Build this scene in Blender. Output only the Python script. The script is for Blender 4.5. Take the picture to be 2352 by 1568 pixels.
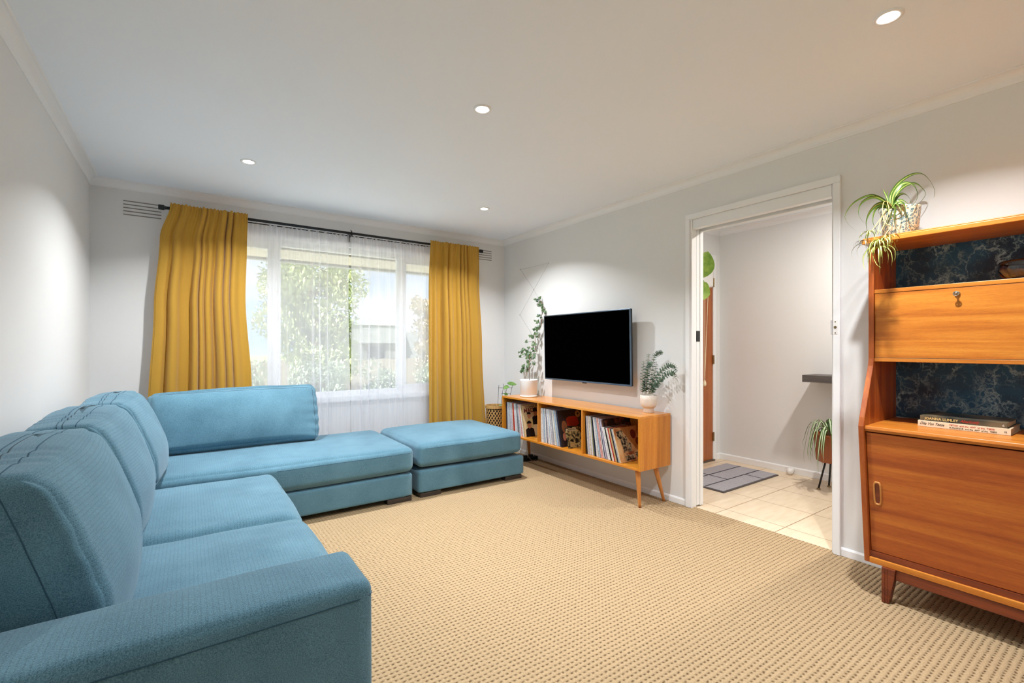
import bpy, bmesh, math, random
import numpy as np
from mathutils import Vector, Matrix, noise as mnoise

for _o in list(bpy.data.objects): bpy.data.objects.remove(_o, do_unlink=True)
scene = bpy.context.scene
COL = scene.collection
PI = math.pi
R = math.radians

# ------------------------------------------------------------------ camera
F_PX, CX, HY, CAM_H = 1066.6, 1176.0, 796.5, 1.165
YAW = math.atan2(745, F_PX)
SN, CS = math.sin(YAW), math.cos(YAW)
cam_data = bpy.data.cameras.new('camera')
cam = bpy.data.objects.new('camera', cam_data)
COL.objects.link(cam)
cam.location = (0, 0, CAM_H)
cam.rotation_euler = (R(90), 0, -YAW)
cam_data.sensor_width = 36.0
cam_data.lens = F_PX / 2352 * 36.0
cam_data.shift_y = (HY - 784) / 2352
cam_data.clip_start = 0.05
scene.camera = cam

# ------------------------------------------------------------------ colour
vs = scene.view_settings
vs.view_transform = 'Standard'; vs.look = 'None'; vs.gamma = 1.0; vs.use_curve_mapping = False
vs.exposure = 0.84
scene.cycles.max_bounces = 10
scene.cycles.diffuse_bounces = 6
scene.cycles.transparent_max_bounces = 16

# ------------------------------------------------------------------ world: bright, thinly clouded sky
world = bpy.data.worlds.new('world'); scene.world = world
world.use_nodes = True
wt = world.node_tree; wt.nodes.clear()
wo = wt.nodes.new('ShaderNodeOutputWorld'); wb = wt.nodes.new('ShaderNodeBackground')
wc = wt.nodes.new('ShaderNodeTexCoord'); wn = wt.nodes.new('ShaderNodeTexNoise')
wr = wt.nodes.new('ShaderNodeValToRGB'); wmap = wt.nodes.new('ShaderNodeMapping')
wmap.inputs['Scale'].default_value = (1.0, 1.0, 3.5)
wn.inputs['Scale'].default_value = 2.2; wn.inputs['Detail'].default_value = 6
wr.color_ramp.elements[0].position = 0.40; wr.color_ramp.elements[0].color = (0.42, 0.60, 0.92, 1)
wr.color_ramp.elements[1].position = 0.62; wr.color_ramp.elements[1].color = (0.95, 0.97, 1.0, 1)
wt.links.new(wc.outputs['Generated'], wmap.inputs['Vector']); wt.links.new(wmap.outputs['Vector'], wn.inputs['Vector'])
wt.links.new(wn.outputs['Fac'], wr.inputs['Fac']); wt.links.new(wr.outputs['Color'], wb.inputs['Color'])
wb.inputs['Strength'].default_value = 0.8
wt.links.new(wb.outputs['Background'], wo.inputs['Surface'])

def add_light(kind, name, loc, energy, color=(1, 1, 1), rot=(0, 0, 0), **kw):
    d = bpy.data.lights.new(name, kind); d.energy = energy; d.color = color
    for k, v in kw.items():
        if k == 'portal': d.cycles.is_portal = v
        else: setattr(d, k, v)
    o = bpy.data.objects.new(name, d); COL.objects.link(o); o.location = loc; o.rotation_euler = rot
    return o

# the sun, high behind the house: it lights the garden, and the room by the added side window
add_light('SUN', 'sun', (0, -5, 12), 11.5, (1.0, 0.96, 0.90), (R(32), 0, R(-38)), angle=R(1.0))
# sky portal on the outer face of the window opening (samples the sky only)
add_light('AREA', 'window_portal', (1.24, 4.72, 1.40), 1.0, rot=(R(90), 0, 0), shape='RECTANGLE', size=2.4, size_y=1.36, portal=True)

# sky portal of the side window added behind the camera for fill daylight
add_light('AREA', 'side_window_portal', (-.70, -1.9, 1.4), 1.0, rot=(0, R(-90), 0), shape='RECTANGLE', size=1.36, size_y=2.2, portal=True)
# downlights: four fittings in the living room, one out of sight in the hall
DOWNLIGHTS = [(0.328, 3.49), (2.14, 3.49), (1.236, 2.034), (2.117, 0.609)]
LAMP_W, LAMP_COL = 16.2, (0.96, 0.985, 1.0)
HALL_W = 19.0

# ------------------------------------------------------------------ room measures (metres)
XL, XR, YW, YB, H = -0.574, 3.0, 4.455, -3.2, 2.382
WT = 0.13                       # thickness of the right wall
HX, HYE = 4.59, 2.755           # hall: far wall, end wall

# pixel -> point on a plane of the room (used to read positions off the photograph)
def ray(px, py):
    d = (px - CX) / F_PX
    return Vector((SN + d * CS, CS - d * SN, -(py - HY) / F_PX))
def atX(px, py, x): r = ray(px, py); t = x / r.x; return Vector((x, r.y * t, CAM_H + r.z * t))
def atY(px, py, y): r = ray(px, py); t = y / r.y; return Vector((r.x * t, y, CAM_H + r.z * t))
def atZ(px, py, z): r = ray(px, py); t = (z - CAM_H) / r.z; return Vector((r.x * t, r.y * t, z))

# ------------------------------------------------------------------ object helpers
class MB:
    """collects geometry, builds one mesh object"""
    def __init__(s): s.v = []; s.f = []; s.uv = []; s.mi = []
    def add(s, vs_, fs, uvs=None, mi=0):
        n = len(s.v); s.v += [tuple(p) for p in vs_]
        for i, f in enumerate(fs):
            s.f.append(tuple(n + k for k in f)); s.uv.append(uvs[i] if uvs else None); s.mi.append(mi)
        return s
    def box(s, x0, x1, y0, y1, z0, z1, mi=0):
        v = [(x0, y0, z0), (x1, y0, z0), (x1, y1, z0), (x0, y1, z0), (x0, y0, z1), (x1, y0, z1), (x1, y1, z1), (x0, y1, z1)]
        return s.add(v, [(0, 3, 2, 1), (4, 5, 6, 7), (0, 1, 5, 4), (1, 2, 6, 5), (2, 3, 7, 6), (3, 0, 4, 7)], mi=mi)
    def tube(s, pts, rad, n=8, cap=True, mi=0):
        pts = [Vector(p) for p in pts]; rings = []
        rr = rad if isinstance(rad, (list, tuple)) else [rad] * len(pts)
        prev = None
        for i, p in enumerate(pts):
            t = (pts[min(i + 1, len(pts) - 1)] - pts[max(i - 1, 0)]).normalized()
            if prev is None:
                a = Vector((0, 0, 1)) if abs(t.z) < 0.9 else Vector((1, 0, 0))
                prev = (a - t * a.dot(t)).normalized()
            else:
                q = prev - t * prev.dot(t)
                if q.length > 1e-6: prev = q.normalized()
            b = t.cross(prev)
            rings.append([p + (prev * math.cos(2 * PI * k / n) + b * math.sin(2 * PI * k / n)) * rr[i] for k in range(n)])
        v = [q for r_ in rings for q in r_]; f = []
        for i in range(len(pts) - 1):
            for k in range(n):
                f.append((i * n + k, i * n + (k + 1) % n, (i + 1) * n + (k + 1) % n, (i + 1) * n + k))
        if cap:
            f.append(tuple(reversed(range(n)))); f.append(tuple((len(pts) - 1) * n + k for k in range(n)))
        return s.add(v, f, mi=mi)
    def lathe(s, prof, c=(0, 0, 0), n=40, flute=None, mi=0):
        v = []; f = []
        for j, (r_, z) in enumerate(prof):
            for k in range(n):
                a = 2 * PI * k / n
                q = r_ * (1 + (flute(k, j) if flute else 0))
                v.append((c[0] + q * math.cos(a), c[1] + q * math.sin(a), c[2] + z))
        for j in range(len(prof) - 1):
            for k in range(n):
                f.append((j * n + k, j * n + (k + 1) % n, (j + 1) * n + (k + 1) % n, (j + 1) * n + k))
        return s.add(v, f, mi=mi)
    def prism(s, poly, axis, a, b, mi=0):
        """poly: list of 2-D points, extruded along axis from a to b"""
        def P(u, w, t):
            return {'x': (t, u, w), 'y': (u, t, w), 'z': (u, w, t)}[axis]
        n = len(poly)
        v = [P(u, w, a) for u, w in poly] + [P(u, w, b) for u, w in poly]
        f = [tuple(range(n)), tuple(reversed(range(n, 2 * n)))] + [(i, n + i, n + (i + 1) % n, (i + 1) % n) for i in range(n)]
        return s.add(v, f, mi=mi)
    def ribbon(s, pts, widths, side, fold=0.25, mi=0):
        """strap leaf: three verts across, u runs across the blade, v along it"""
        pts = [Vector(p) for p in pts]; n = len(pts); v = []
        for i, p in enumerate(pts):
            t = (pts[min(i + 1, n - 1)] - pts[max(i - 1, 0)]).normalized()
            sd = Vector(side(i / (n - 1)) if callable(side) else side)
            sd = sd - t * sd.dot(t)
            sd = sd.normalized() if sd.length > 1e-5 else Vector((0, 0, 1)).cross(t)
            nn = t.cross(sd); w = widths(i / (n - 1)) / 2
            v += [p - sd * w + nn * w * fold, p, p + sd * w + nn * w * fold]
        f = []; uv = []
        for i in range(n - 1):
            a = 3 * i; v0, v1 = i / (n - 1), (i + 1) / (n - 1)
            f += [(a, a + 1, a + 4, a + 3), (a + 1, a + 2, a + 5, a + 4)]
            uv += [[(0, v0), (.5, v0), (.5, v1), (0, v1)], [(.5, v0), (1, v0), (1, v1), (.5, v1)]]
        return s.add(v, f, uv, mi)
    def build(s, name, mat, parent=None, loc=None, smooth=False, bevel=0, seg=2, solid=0, normals=True):
        me = bpy.data.meshes.new(name); o = bpy.data.objects.new(name, me)
        off = Vector(loc) if loc is not None else Vector((0, 0, 0))
        if parent is not None and loc is None: off = Vector(parent_origin(parent))
        me.from_pydata([tuple(Vector(p) - off) for p in s.v], [], s.f)
        if any(u is not None for u in s.uv):
            ul = me.uv_layers.new(name='UVMap'); k = 0
            for fi, f in enumerate(s.f):
                for j in range(len(f)):
                    ul.data[k].uv = s.uv[fi][j] if s.uv[fi] else (0, 0); k += 1
        mats = mat if isinstance(mat, (list, tuple)) else [mat]
        for m in mats: me.materials.append(m)
        if len(mats) > 1: me.polygons.foreach_set('material_index', s.mi)
        if normals:
            bm = bmesh.new(); bm.from_mesh(me); bmesh.ops.recalc_face_normals(bm, faces=bm.faces); bm.to_mesh(me); bm.free()
        if smooth:
            me.polygons.foreach_set('use_smooth', [True] * len(me.polygons))
        me.update()
        COL.objects.link(o)
        if bevel:
            b = o.modifiers.new('bevel', 'BEVEL'); b.width = bevel; b.segments = seg; b.limit_method = 'ANGLE'; b.angle_limit = R(40)
            b.harden_normals = False
        if solid:
            q = o.modifiers.new('solid', 'SOLIDIFY'); q.thickness = solid; q.offset = 0
        if parent is not None:
            o.parent = parent; o.location = off - Vector(parent_origin(parent))
        else: o.location = off
        return o

def parent_origin(p):
    v = Vector(p.location); q = p.parent
    while q is not None: v += Vector(q.location); q = q.parent
    return v

def tag(o, label=None, cat=None, group=None, kind=None):
    if label: o['label'] = label
    if cat: o['category'] = cat
    if group: o['group'] = group
    if kind: o['kind'] = kind
    return o
def thing(name, loc, label, cat, group=None):
    o = bpy.data.objects.new(name, None); COL.objects.link(o); o.location = loc; o.empty_display_size = .1
    return tag(o, label, cat, group)
def struct(o, label=None, cat=None):
    o['kind'] = 'structure'; o['label'] = label or o.name.replace('_', ' '); o['category'] = cat or o.name.split('_')[0]
    return o

SURF = {}
def soft_box(name, c, size, r, puff, mat, parent=None, n=22, rot=None, deform=None, label=None):
    """upholstered block: rounded edges, faces that swell, optional rotation (Matrix) and deform(p, q)"""
    t = np.linspace(-1, 1, n); t = 0.45 * t + 0.55 * np.sin(t * PI / 2)
    t = np.sign(t) * np.abs(t)
    verts = []; faces = []; half = np.array(size) / 2
    r = min(r, half.min() * 0.98)
    for ax in range(3):
        for sg in (-1, 1):
            base = len(verts); a, b = [(1, 2), (2, 0), (0, 1)][ax]
            for i in range(n):
                for j in range(n):
                    p = [0, 0, 0]; p[ax] = sg; p[a] = t[i]; p[b] = t[j]
                    verts.append(p)
            for i in range(n - 1):
                for j in range(n - 1):
                    q = (base + i * n + j, base + (i + 1) * n + j, base + (i + 1) * n + j + 1, base + i * n + j + 1)
                    faces.append(q if sg > 0 else tuple(reversed(q)))
    def shape(P):
        P = np.array(P, float)
        Q = P * half; inner = np.clip(Q, -(half - r), half - r); d = Q - inner
        L = np.linalg.norm(d, axis=1, keepdims=True); pos = inner + d / L * r
        for k in range(3):
            i, j = [x for x in range(3) if x != k]
            pos[:, k] += P[:, k] * puff[k] * (1 - P[:, i] ** 2) ** .8 * (1 - P[:, j] ** 2) ** .8
        pts = [Vector(p) for p in pos]
        if deform: pts = [Vector(deform(Vector(P[i]), pts[i])) for i in range(len(pts))]
        if rot is not None: pts = [rot @ p for p in pts]
        return pts
    P = np.array(verts, float); Q = P * half
    pts = shape(P)
    me = bpy.data.meshes.new(name)
    me.from_pydata([tuple(p) for p in pts], [], faces)
    ul = me.uv_layers.new(name='UVMap'); k = 0; per = len(faces) // 6
    for fi, f in enumerate(faces):
        ax = fi // (2 * (n - 1) ** 2)
        for vi in f:
            q = Q[vi]
            ul.data[k].uv = (q[2] - 4 * half[2], q[1]) if ax == 0 else ((q[0], q[1]) if ax == 2 else (q[0], 0.0)); k += 1
    me.uv_layers.new(name='Plain'); ul2 = me.uv_layers['Plain']
    for i in range(len(me.loops)): ul2.data[i].uv = (0.0 if (i // 4) // (2 * (n - 1) ** 2) == 1 else 1.0, 0)
    bm = bmesh.new(); bm.from_mesh(me); bmesh.ops.remove_doubles(bm, verts=bm.verts, dist=1e-5)
    bm.to_mesh(me); bm.free()
    me.polygons.foreach_set('use_smooth', [True] * len(me.polygons)); me.materials.append(mat)
    o = bpy.data.objects.new(name, me); COL.objects.link(o)
    if parent is not None: o.parent = parent; o.location = Vector(c) - parent_origin(parent)
    else: o.location = c
    if label: o['label'] = label
    SURF[o.name] = lambda path: [Vector(c) + p for p in shape(path)]
    return o

def text_mesh(name, s, size, mat, parent, origin, xdir, ydir, extrude=0.0003, shear=0, align='LEFT', sx=1.0, offset=0.0):
    """lettering standing on a surface: origin, direction of the line, direction of the letters' height"""
    cu = bpy.data.curves.new(name, 'FONT'); cu.body = s; cu.size = size; cu.extrude = extrude; cu.shear = shear
    cu.align_x = align; cu.offset = offset; cu.resolution_u = 3
    tmp = bpy.data.objects.new(name + '_tmp', cu); COL.objects.link(tmp)
    dg = bpy.context.evaluated_depsgraph_get()
    me = bpy.data.meshes.new_from_object(tmp.evaluated_get(dg))
    bpy.data.objects.remove(tmp, do_unlink=True); bpy.data.curves.remove(cu)
    X = Vector(xdir).normalized() * sx; Y = Vector(ydir).normalized(); Z = Vector(xdir).normalized().cross(Y)
    O = Vector(origin)
    po = parent_origin(parent)
    for v in me.vertices: v.co = (O - po) + X * v.co.x + Y * v.co.y + Z * v.co.z
    me.materials.clear(); me.materials.append(mat)
    o = bpy.data.objects.new(name, me); COL.objects.link(o); o.parent = parent
    return o
# ------------------------------------------------------------------ materials (all procedural)
def srgb(r, g, b):
    f = lambda c: (c / 255 / 12.92) if c / 255 <= .04045 else ((c / 255 + .055) / 1.055) ** 2.4
    return (f(r), f(g), f(b), 1.0)
class NT:
    def __init__(s, name):
        s.m = bpy.data.materials.new(name); s.m.use_nodes = True; s.t = s.m.node_tree
        s.p = s.t.nodes['Principled BSDF']; s.out = s.t.nodes['Material Output']
    def n(s, kind, **kw):
        x = s.t.nodes.new(kind)
        for k, v in kw.items():
            if k.startswith('_'): setattr(x, k[1:], v)
            else: x.inputs[k.replace('__', ' ')].default_value = v
        return x
    def l(s, a, b): s.t.links.new(a, b); return s
    def coord(s, scale=(1, 1, 1), rot=(0, 0, 0), which='Object'):
        c = s.n('ShaderNodeTexCoord'); m = s.n('ShaderNodeMapping'); m.inputs['Scale'].default_value = scale; m.inputs['Rotation'].default_value = rot
        s.l(c.outputs[which], m.inputs['Vector']); return m.outputs['Vector']
    def math(s, op, a, b=None, c=None):
        x = s.n('ShaderNodeMath', _operation=op)
        for i, q in enumerate((a, b, c)):
            if q is None: continue
            if isinstance(q, (int, float)): x.inputs[i].default_value = q
            else: s.l(q, x.inputs[i])
        return x.outputs[0]
    def ramp(s, fac, stops, interp='LINEAR'):
        x = s.n('ShaderNodeValToRGB'); x.color_ramp.interpolation = interp
        e = x.color_ramp.elements
        while len(e) < len(stops): e.new(0.5)
        for i, (p, c) in enumerate(stops): e[i].position = p; e[i].color = c
        s.l(fac, x.inputs['Fac']); return x.outputs['Color']
    def mix(s, fac, a, b, mode='MIX'):
        x = s.n('ShaderNodeMix', _data_type='RGBA', _blend_type=mode)
        for i, q in ((0, fac), (6, a), (7, b)):
            if isinstance(q, (int, float, tuple)): x.inputs[i].default_value = q
            else: s.l(q, x.inputs[i])
        return x.outputs[2]
    def bump(s, h, strength=.3, dist=.002):
        b = s.n('ShaderNodeBump'); b.inputs['Strength'].default_value = strength; b.inputs['Distance'].default_value = dist
        s.l(h, b.inputs['Height']); s.l(b.outputs['Normal'], s.p.inputs['Normal']); return b
    def noise(s, vec, scale, detail=3, rough=.5, dist=0):
        x = s.n('ShaderNodeTexNoise'); x.inputs['Scale'].default_value = scale; x.inputs['Detail'].default_value = detail
        x.inputs['Roughness'].default_value = rough; x.inputs['Distortion'].default_value = dist
        s.l(vec, x.inputs['Vector']); return x.outputs['Fac']
    def set(s, **kw):
        for k, v in kw.items(): s.p.inputs[k.replace('__', ' ')].default_value = v
        return s

def plain(name, col, rough=.5, metal=0, spec=.5, bumpy=0, scale=60, coat=0):
    q = NT(name); q.set(Roughness=rough, Metallic=metal); q.p.inputs['Specular IOR Level'].default_value = spec
    v = q.coord(); f = q.noise(v, scale, 2)
    a = tuple(c * .96 for c in col[:3]) + (1,); q.l(q.mix(f, a, col), q.p.inputs['Base Color'])
    if coat: q.p.inputs['Coat Weight'].default_value = coat
    if bumpy: q.bump(f, bumpy, .001)
    return q.m

def m_paint(name, col, rough=.6):
    q = NT(name); q.set(Roughness=rough); v = q.coord()
    f = q.noise(v, 3, 2); q.l(q.mix(f, tuple(c * .985 for c in col[:3]) + (1,), col), q.p.inputs['Base Color'])
    q.bump(q.noise(v, 220, 2), .05, .0006); return q.m

def m_wood(name, cols, grain='y', scale=1.0, rough=.38, dark=None, coat=.15, seed=0.0):
    """cols: three tones, light to dark; grain: the axis the figure runs along"""
    q = NT(name); q.set(Roughness=rough); q.p.inputs['Coat Weight'].default_value = coat; q.p.inputs['Coat Roughness'].default_value = .25
    sc = {'x': (1.2, 26, 26), 'y': (26, 1.2, 26), 'z': (26, 26, 1.2)}[grain]
    v = q.coord(tuple(k * scale for k in sc)); 
    mp = q.n('ShaderNodeMapping'); mp.inputs['Location'].default_value = (seed, seed * 1.7, seed * .6); q.l(v, mp.inputs['Vector']); v = mp.outputs['Vector']
    big = q.noise(v, .9, 5, .62, .25)
    fine = q.noise(v, 30, 5, .7, .1)
    c1 = q.ramp(big, [(.25, cols[2]), (.47, cols[1]), (.72, cols[0])])
    c2 = q.ramp(fine, [(.30, (.62, .57, .53, 1)), (.52, (1, 1, 1, 1))])
    q.l(q.mix(.8, c1, c2, 'MULTIPLY'), q.p.inputs['Base Color'])
    q.bump(fine, .08, .0006); return q.m

def m_fabric(name, col, dark, rib=0.011, axes=('x', 'z')):
    """heavy blue weave: fine mottled threads and dashed ribs that run along y"""
    q = NT(name); q.set(Roughness=.92); q.p.inputs['Specular IOR Level'].default_value = .25
    q.p.inputs['Sheen Weight'].default_value = .35; q.p.inputs['Sheen Roughness'].default_value = .45
    q.p.inputs['Sheen Tint'].default_value = (.75, .88, 1.0, 1)
    c = q.coord(); sp = q.n('ShaderNodeSeparateXYZ'); uv = q.n('ShaderNodeTexCoord'); q.l(uv.outputs['UV'], sp.inputs[0])
    s_, Y = sp.outputs[0], sp.outputs[1]
    pu = q.n('ShaderNodeUVMap', _uv_map='Plain'); spp = q.n('ShaderNodeSeparateXYZ'); q.l(pu.outputs[0], spp.inputs[0])
    ph = q.math('FRACT', q.math('MULTIPLY', s_, 1 / rib))
    rib_ = q.math('LESS_THAN', q.math('ABSOLUTE', q.math('SUBTRACT', ph, .5)), .11)
    dash = q.math('GREATER_THAN', q.math('SINE', q.math('MULTIPLY', Y, 2 * PI / .0075)), -.25)
    ribs = q.math('MULTIPLY', q.math('MULTIPLY', rib_, dash), spp.outputs[0])
    wx = q.math('SINE', q.math('MULTIPLY', s_, 2 * PI / .0019)); wy = q.math('SINE', q.math('MULTIPLY', Y, 2 * PI / .0019))
    weave = q.math('MULTIPLY', wx, wy)
    thread = q.noise(c, 420, 3, .7); soft = q.noise(c, 5, 3)
    f = q.math('ADD', q.math('MULTIPLY', thread, .75), q.math('MULTIPLY', soft, .25))
    base = q.ramp(f, [(.36, dark), (.62, col)])
    base = q.mix(q.math('MULTIPLY', ribs, .34), base, tuple(k * .45 for k in dark[:3]) + (1,))
    q.l(base, q.p.inputs['Base Color'])
    h = q.math('SUBTRACT', q.math('ADD', q.math('MULTIPLY', weave, .2), q.math('MULTIPLY', thread, .8)), q.math('MULTIPLY', ribs, .8))
    q.bump(h, .55, .0012); return q.m

def m_carpet():
    """looped wool: square grid of tufts 21 mm apart in ridges along x, recess shade and backing tone painted into the sunk knots"""
    q = NT('carpet_loops'); q.set(Roughness=.95); q.p.inputs['Specular IOR Level'].default_value = .15
    c = q.coord(); wob = q.noise(c, 30, 2)
    sp = q.n('ShaderNodeSeparateXYZ'); q.l(c, sp.inputs[0]); X, Y, Z = sp.outputs
    wv = q.math('MULTIPLY', q.math('SUBTRACT', wob, .5), .016)
    Xw = q.math('ADD', X, wv); Yw = q.math('ADD', Y, q.math('MULTIPLY', wv, .6))
    sx = q.math('SINE', q.math('MULTIPLY', Xw, 2 * PI / .0211)); sy = q.math('SINE', q.math('MULTIPLY', Yw, 2 * PI / .0216))
    nx = q.math('MULTIPLY', q.math('ADD', sx, 1), .5); ny = q.math('MULTIPLY', q.math('ADD', sy, 1), .5)
    hole = q.math('MULTIPLY', q.math('MULTIPLY', q.math('POWER', nx, .9), q.math('POWER', ny, 4.0)), q.math('ADD', .45, q.math('MULTIPLY', q.noise(c, 75, 2), 1.1)))
    fuzz = q.noise(c, 900, 3, .7); yarn = q.noise(c, 160, 3, .65)
    ridge = q.math('MULTIPLY', ny, .55)
    h = q.math('SUBTRACT', q.math('ADD', q.math('MULTIPLY', yarn, .35), q.math('MULTIPLY', fuzz, .18)), q.math('ADD', hole, ridge))
    tone = q.math('ADD', q.math('MULTIPLY', yarn, .6), q.math('MULTIPLY', fuzz, .4))
    pile = q.ramp(tone, [(.3, srgb(156, 132, 100)), (.68, srgb(196, 170, 134))])
    col = q.mix(q.ramp(hole, [(.25, (0, 0, 0, 1)), (.95, (.9, .9, .9, 1))]), pile, srgb(112, 86, 58))  # darkens the sunk knots: recess shade in the colour, with backing tone
    q.l(col, q.p.inputs['Base Color']); q.bump(h, .9, .006); return q.m

def m_marble():
    q = NT('dark_marble'); q.set(Roughness=.42); c = q.coord()
    w = q.n('ShaderNodeTexNoise'); w.inputs['Scale'].default_value = 14; w.inputs['Detail'].default_value = 7; w.inputs['Roughness'].default_value = .7; q.l(c, w.inputs['Vector'])
    vm = q.n('ShaderNodeVectorMath', _operation='MULTIPLY_ADD'); q.l(w.outputs['Color'], vm.inputs[0]); vm.inputs[1].default_value = (.12, .12, .12); q.l(c, vm.inputs[2])
    cc = vm.outputs[0]
    def vein(sc, wid, st):
        x = q.n('ShaderNodeTexVoronoi', _feature='DISTANCE_TO_EDGE'); x.inputs['Scale'].default_value = sc; 
        mp = q.n('ShaderNodeMapping'); mp.inputs['Scale'].default_value = (1, 1.5, .8); q.l(cc, mp.inputs['Vector']); q.l(mp.outputs[0], x.inputs['Vector'])
        mask = q.noise(c, sc * .9, 3)
        r_ = q.ramp(x.outputs['Distance'], [(0, (1, 1, 1, 1)), (wid, (0, 0, 0, 1))])
        m_ = q.ramp(mask, [(.42, (0, 0, 0, 1)), (.62, (1, 1, 1, 1))])
        return q.math('MULTIPLY', q.math('MULTIPLY', r_, m_), st)
    v1 = vein(8, .045, .9); v2 = vein(21, .07, .55); v3 = q.ramp(q.noise(cc, 60, 4, .75), [(.60, (0, 0, 0, 1)), (.72, (1, 1, 1, 1))])
    tot = q.math('MINIMUM', q.math('ADD', q.math('ADD', v1, v2), q.math('MULTIPLY', v3, .22)), 1)
    base = q.ramp(q.noise(cc, 4, 4), [(.4, srgb(18, 32, 58)), (.60, srgb(28, 84, 118))])
    q.l(q.mix(tot, base, srgb(160, 186, 196)), q.p.inputs['Base Color']); return q.m

def m_blade(name, edge, mid, w=.22):
    """strap leaf with a pale stripe along its middle (uses the blade's own u coordinate)"""
    q = NT(name); q.set(Roughness=.38); uv = q.n('ShaderNodeTexCoord'); sp = q.n('ShaderNodeSeparateXYZ'); q.l(uv.outputs['UV'], sp.inputs[0])
    d = q.math('ABSOLUTE', q.math('SUBTRACT', sp.outputs[0], .5))
    n_ = q.noise(q.coord(), 40, 2)
    d2 = q.math('ADD', d, q.math('MULTIPLY', q.math('SUBTRACT', n_, .5), .06))
    q.l(q.ramp(d2, [(w * .7, mid), (w, edge), (.5, tuple(k * .8 for k in edge[:3]) + (1,))]), q.p.inputs['Base Color'])
    q.p.inputs['Subsurface Weight'].default_value = 0
    return q.m

def m_leaf(name, a, b, rough=.45):
    q = NT(name); q.set(Roughness=rough); c = q.coord()
    q.l(q.ramp(q.noise(c, 25, 3), [(.35, a), (.65, b)]), q.p.inputs['Base Color']); return q.m

def m_sheer():
    q = NT('sheer_voile'); q.t.nodes.remove(q.p)
    c = q.coord(); th = q.noise(q.coord((1, 1, .02)), 140, 2)
    tr = q.n('ShaderNodeBsdfTransparent'); df = q.n('ShaderNodeBsdfDiffuse'); tl = q.n('ShaderNodeBsdfTranslucent')
    df.inputs['Color'].default_value = (.93, .93, .97, 1); tl.inputs['Color'].default_value = (.95, .95, .99, 1)
    m1 = q.n('ShaderNodeMixShader'); m1.inputs[0].default_value = .55; q.l(df.outputs[0], m1.inputs[1]); q.l(tl.outputs[0], m1.inputs[2])
    lw = q.n('ShaderNodeLayerWeight'); lw.inputs['Blend'].default_value = .35   # threads close up when the cloth is seen edge-on
    fac = q.math('ADD', q.math('MULTIPLY', lw.outputs['Facing'], .55), q.math('ADD', .42, q.math('MULTIPLY', th, .12)))
    m2 = q.n('ShaderNodeMixShader'); q.l(q.math('MINIMUM', fac, .95), m2.inputs[0]); q.l(tr.outputs[0], m2.inputs[1]); q.l(m1.outputs[0], m2.inputs[2])
    q.l(m2.outputs[0], q.out.inputs['Surface']); return q.m

def m_curtain():
    q = NT('mustard_cloth'); q.set(Roughness=.75); q.p.inputs['Sheen Weight'].default_value = .2
    c = q.coord(); f = q.noise(q.coord((1, 1, 6)), 260, 2)
    q.l(q.mix(f, srgb(178, 131, 36), srgb(200, 155, 52)), q.p.inputs['Base Color']); q.bump(f, .15, .0006)
    tl = q.n('ShaderNodeBsdfTranslucent'); tl.inputs['Color'].default_value = srgb(206, 150, 40)
    m1 = q.n('ShaderNodeMixShader'); m1.inputs[0].default_value = .10; q.l(q.p.outputs[0], m1.inputs[1]); q.l(tl.outputs[0], m1.inputs[2])
    q.l(m1.outputs[0], q.out.inputs['Surface']); return q.m

def m_glass(name, col=(1, 1, 1, 1), rough=0, ior=1.45):
    q = NT(name); q.set(Roughness=rough, IOR=ior); q.p.inputs['Transmission Weight'].default_value = 1; q.p.inputs['Base Color'].default_value = col
    return q.m
def m_pane():
    q = NT('window_glass'); q.t.nodes.remove(q.p)
    tr = q.n('ShaderNodeBsdfTransparent'); tr.inputs['Color'].default_value = (.96, .98, .98, 1); g = q.n('ShaderNodeBsdfGlossy'); g.inputs['Roughness'].default_value = .02
    m_ = q.n('ShaderNodeMixShader'); m_.inputs[0].default_value = .05; q.l(tr.outputs[0], m_.inputs[1]); q.l(g.outputs[0], m_.inputs[2]); q.l(m_.outputs[0], q.out.inputs['Surface']); return q.m
def m_emit(name, col, st):
    q = NT(name); q.t.nodes.remove(q.p); e = q.n('ShaderNodeEmission'); e.inputs['Color'].default_value = col; e.inputs['Strength'].default_value = st
    q.l(e.outputs[0], q.out.inputs['Surface']); return q.m

def m_tiles():
    """cream floor tiles 40 cm square"""
    q = NT('cream_tiles'); q.set(Roughness=.35); c = q.coord(); sp = q.n('ShaderNodeSeparateXYZ'); q.l(c, sp.inputs[0])
    def joint(o, off):
        f = q.math('FRACT', q.math('MULTIPLY', q.math('SUBTRACT', o, off), 1 / .405))
        return q.math('LESS_THAN', q.math('MINIMUM', f, q.math('SUBTRACT', 1, f)), .0065)
    j = q.math('MAXIMUM', joint(sp.outputs[0], 3.184), joint(sp.outputs[1], 1.457))
    t_ = q.ramp(q.noise(q.coord((1, 5, 1), (0, 0, .3)), 6, 4), [(.3, srgb(214, 194, 166)), (.7, srgb(226, 208, 182))])
    q.l(q.mix(j, t_, srgb(150, 118, 84)), q.p.inputs['Base Color']); q.bump(q.math('MULTIPLY', j, -1), .5, .002); return q.m

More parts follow.
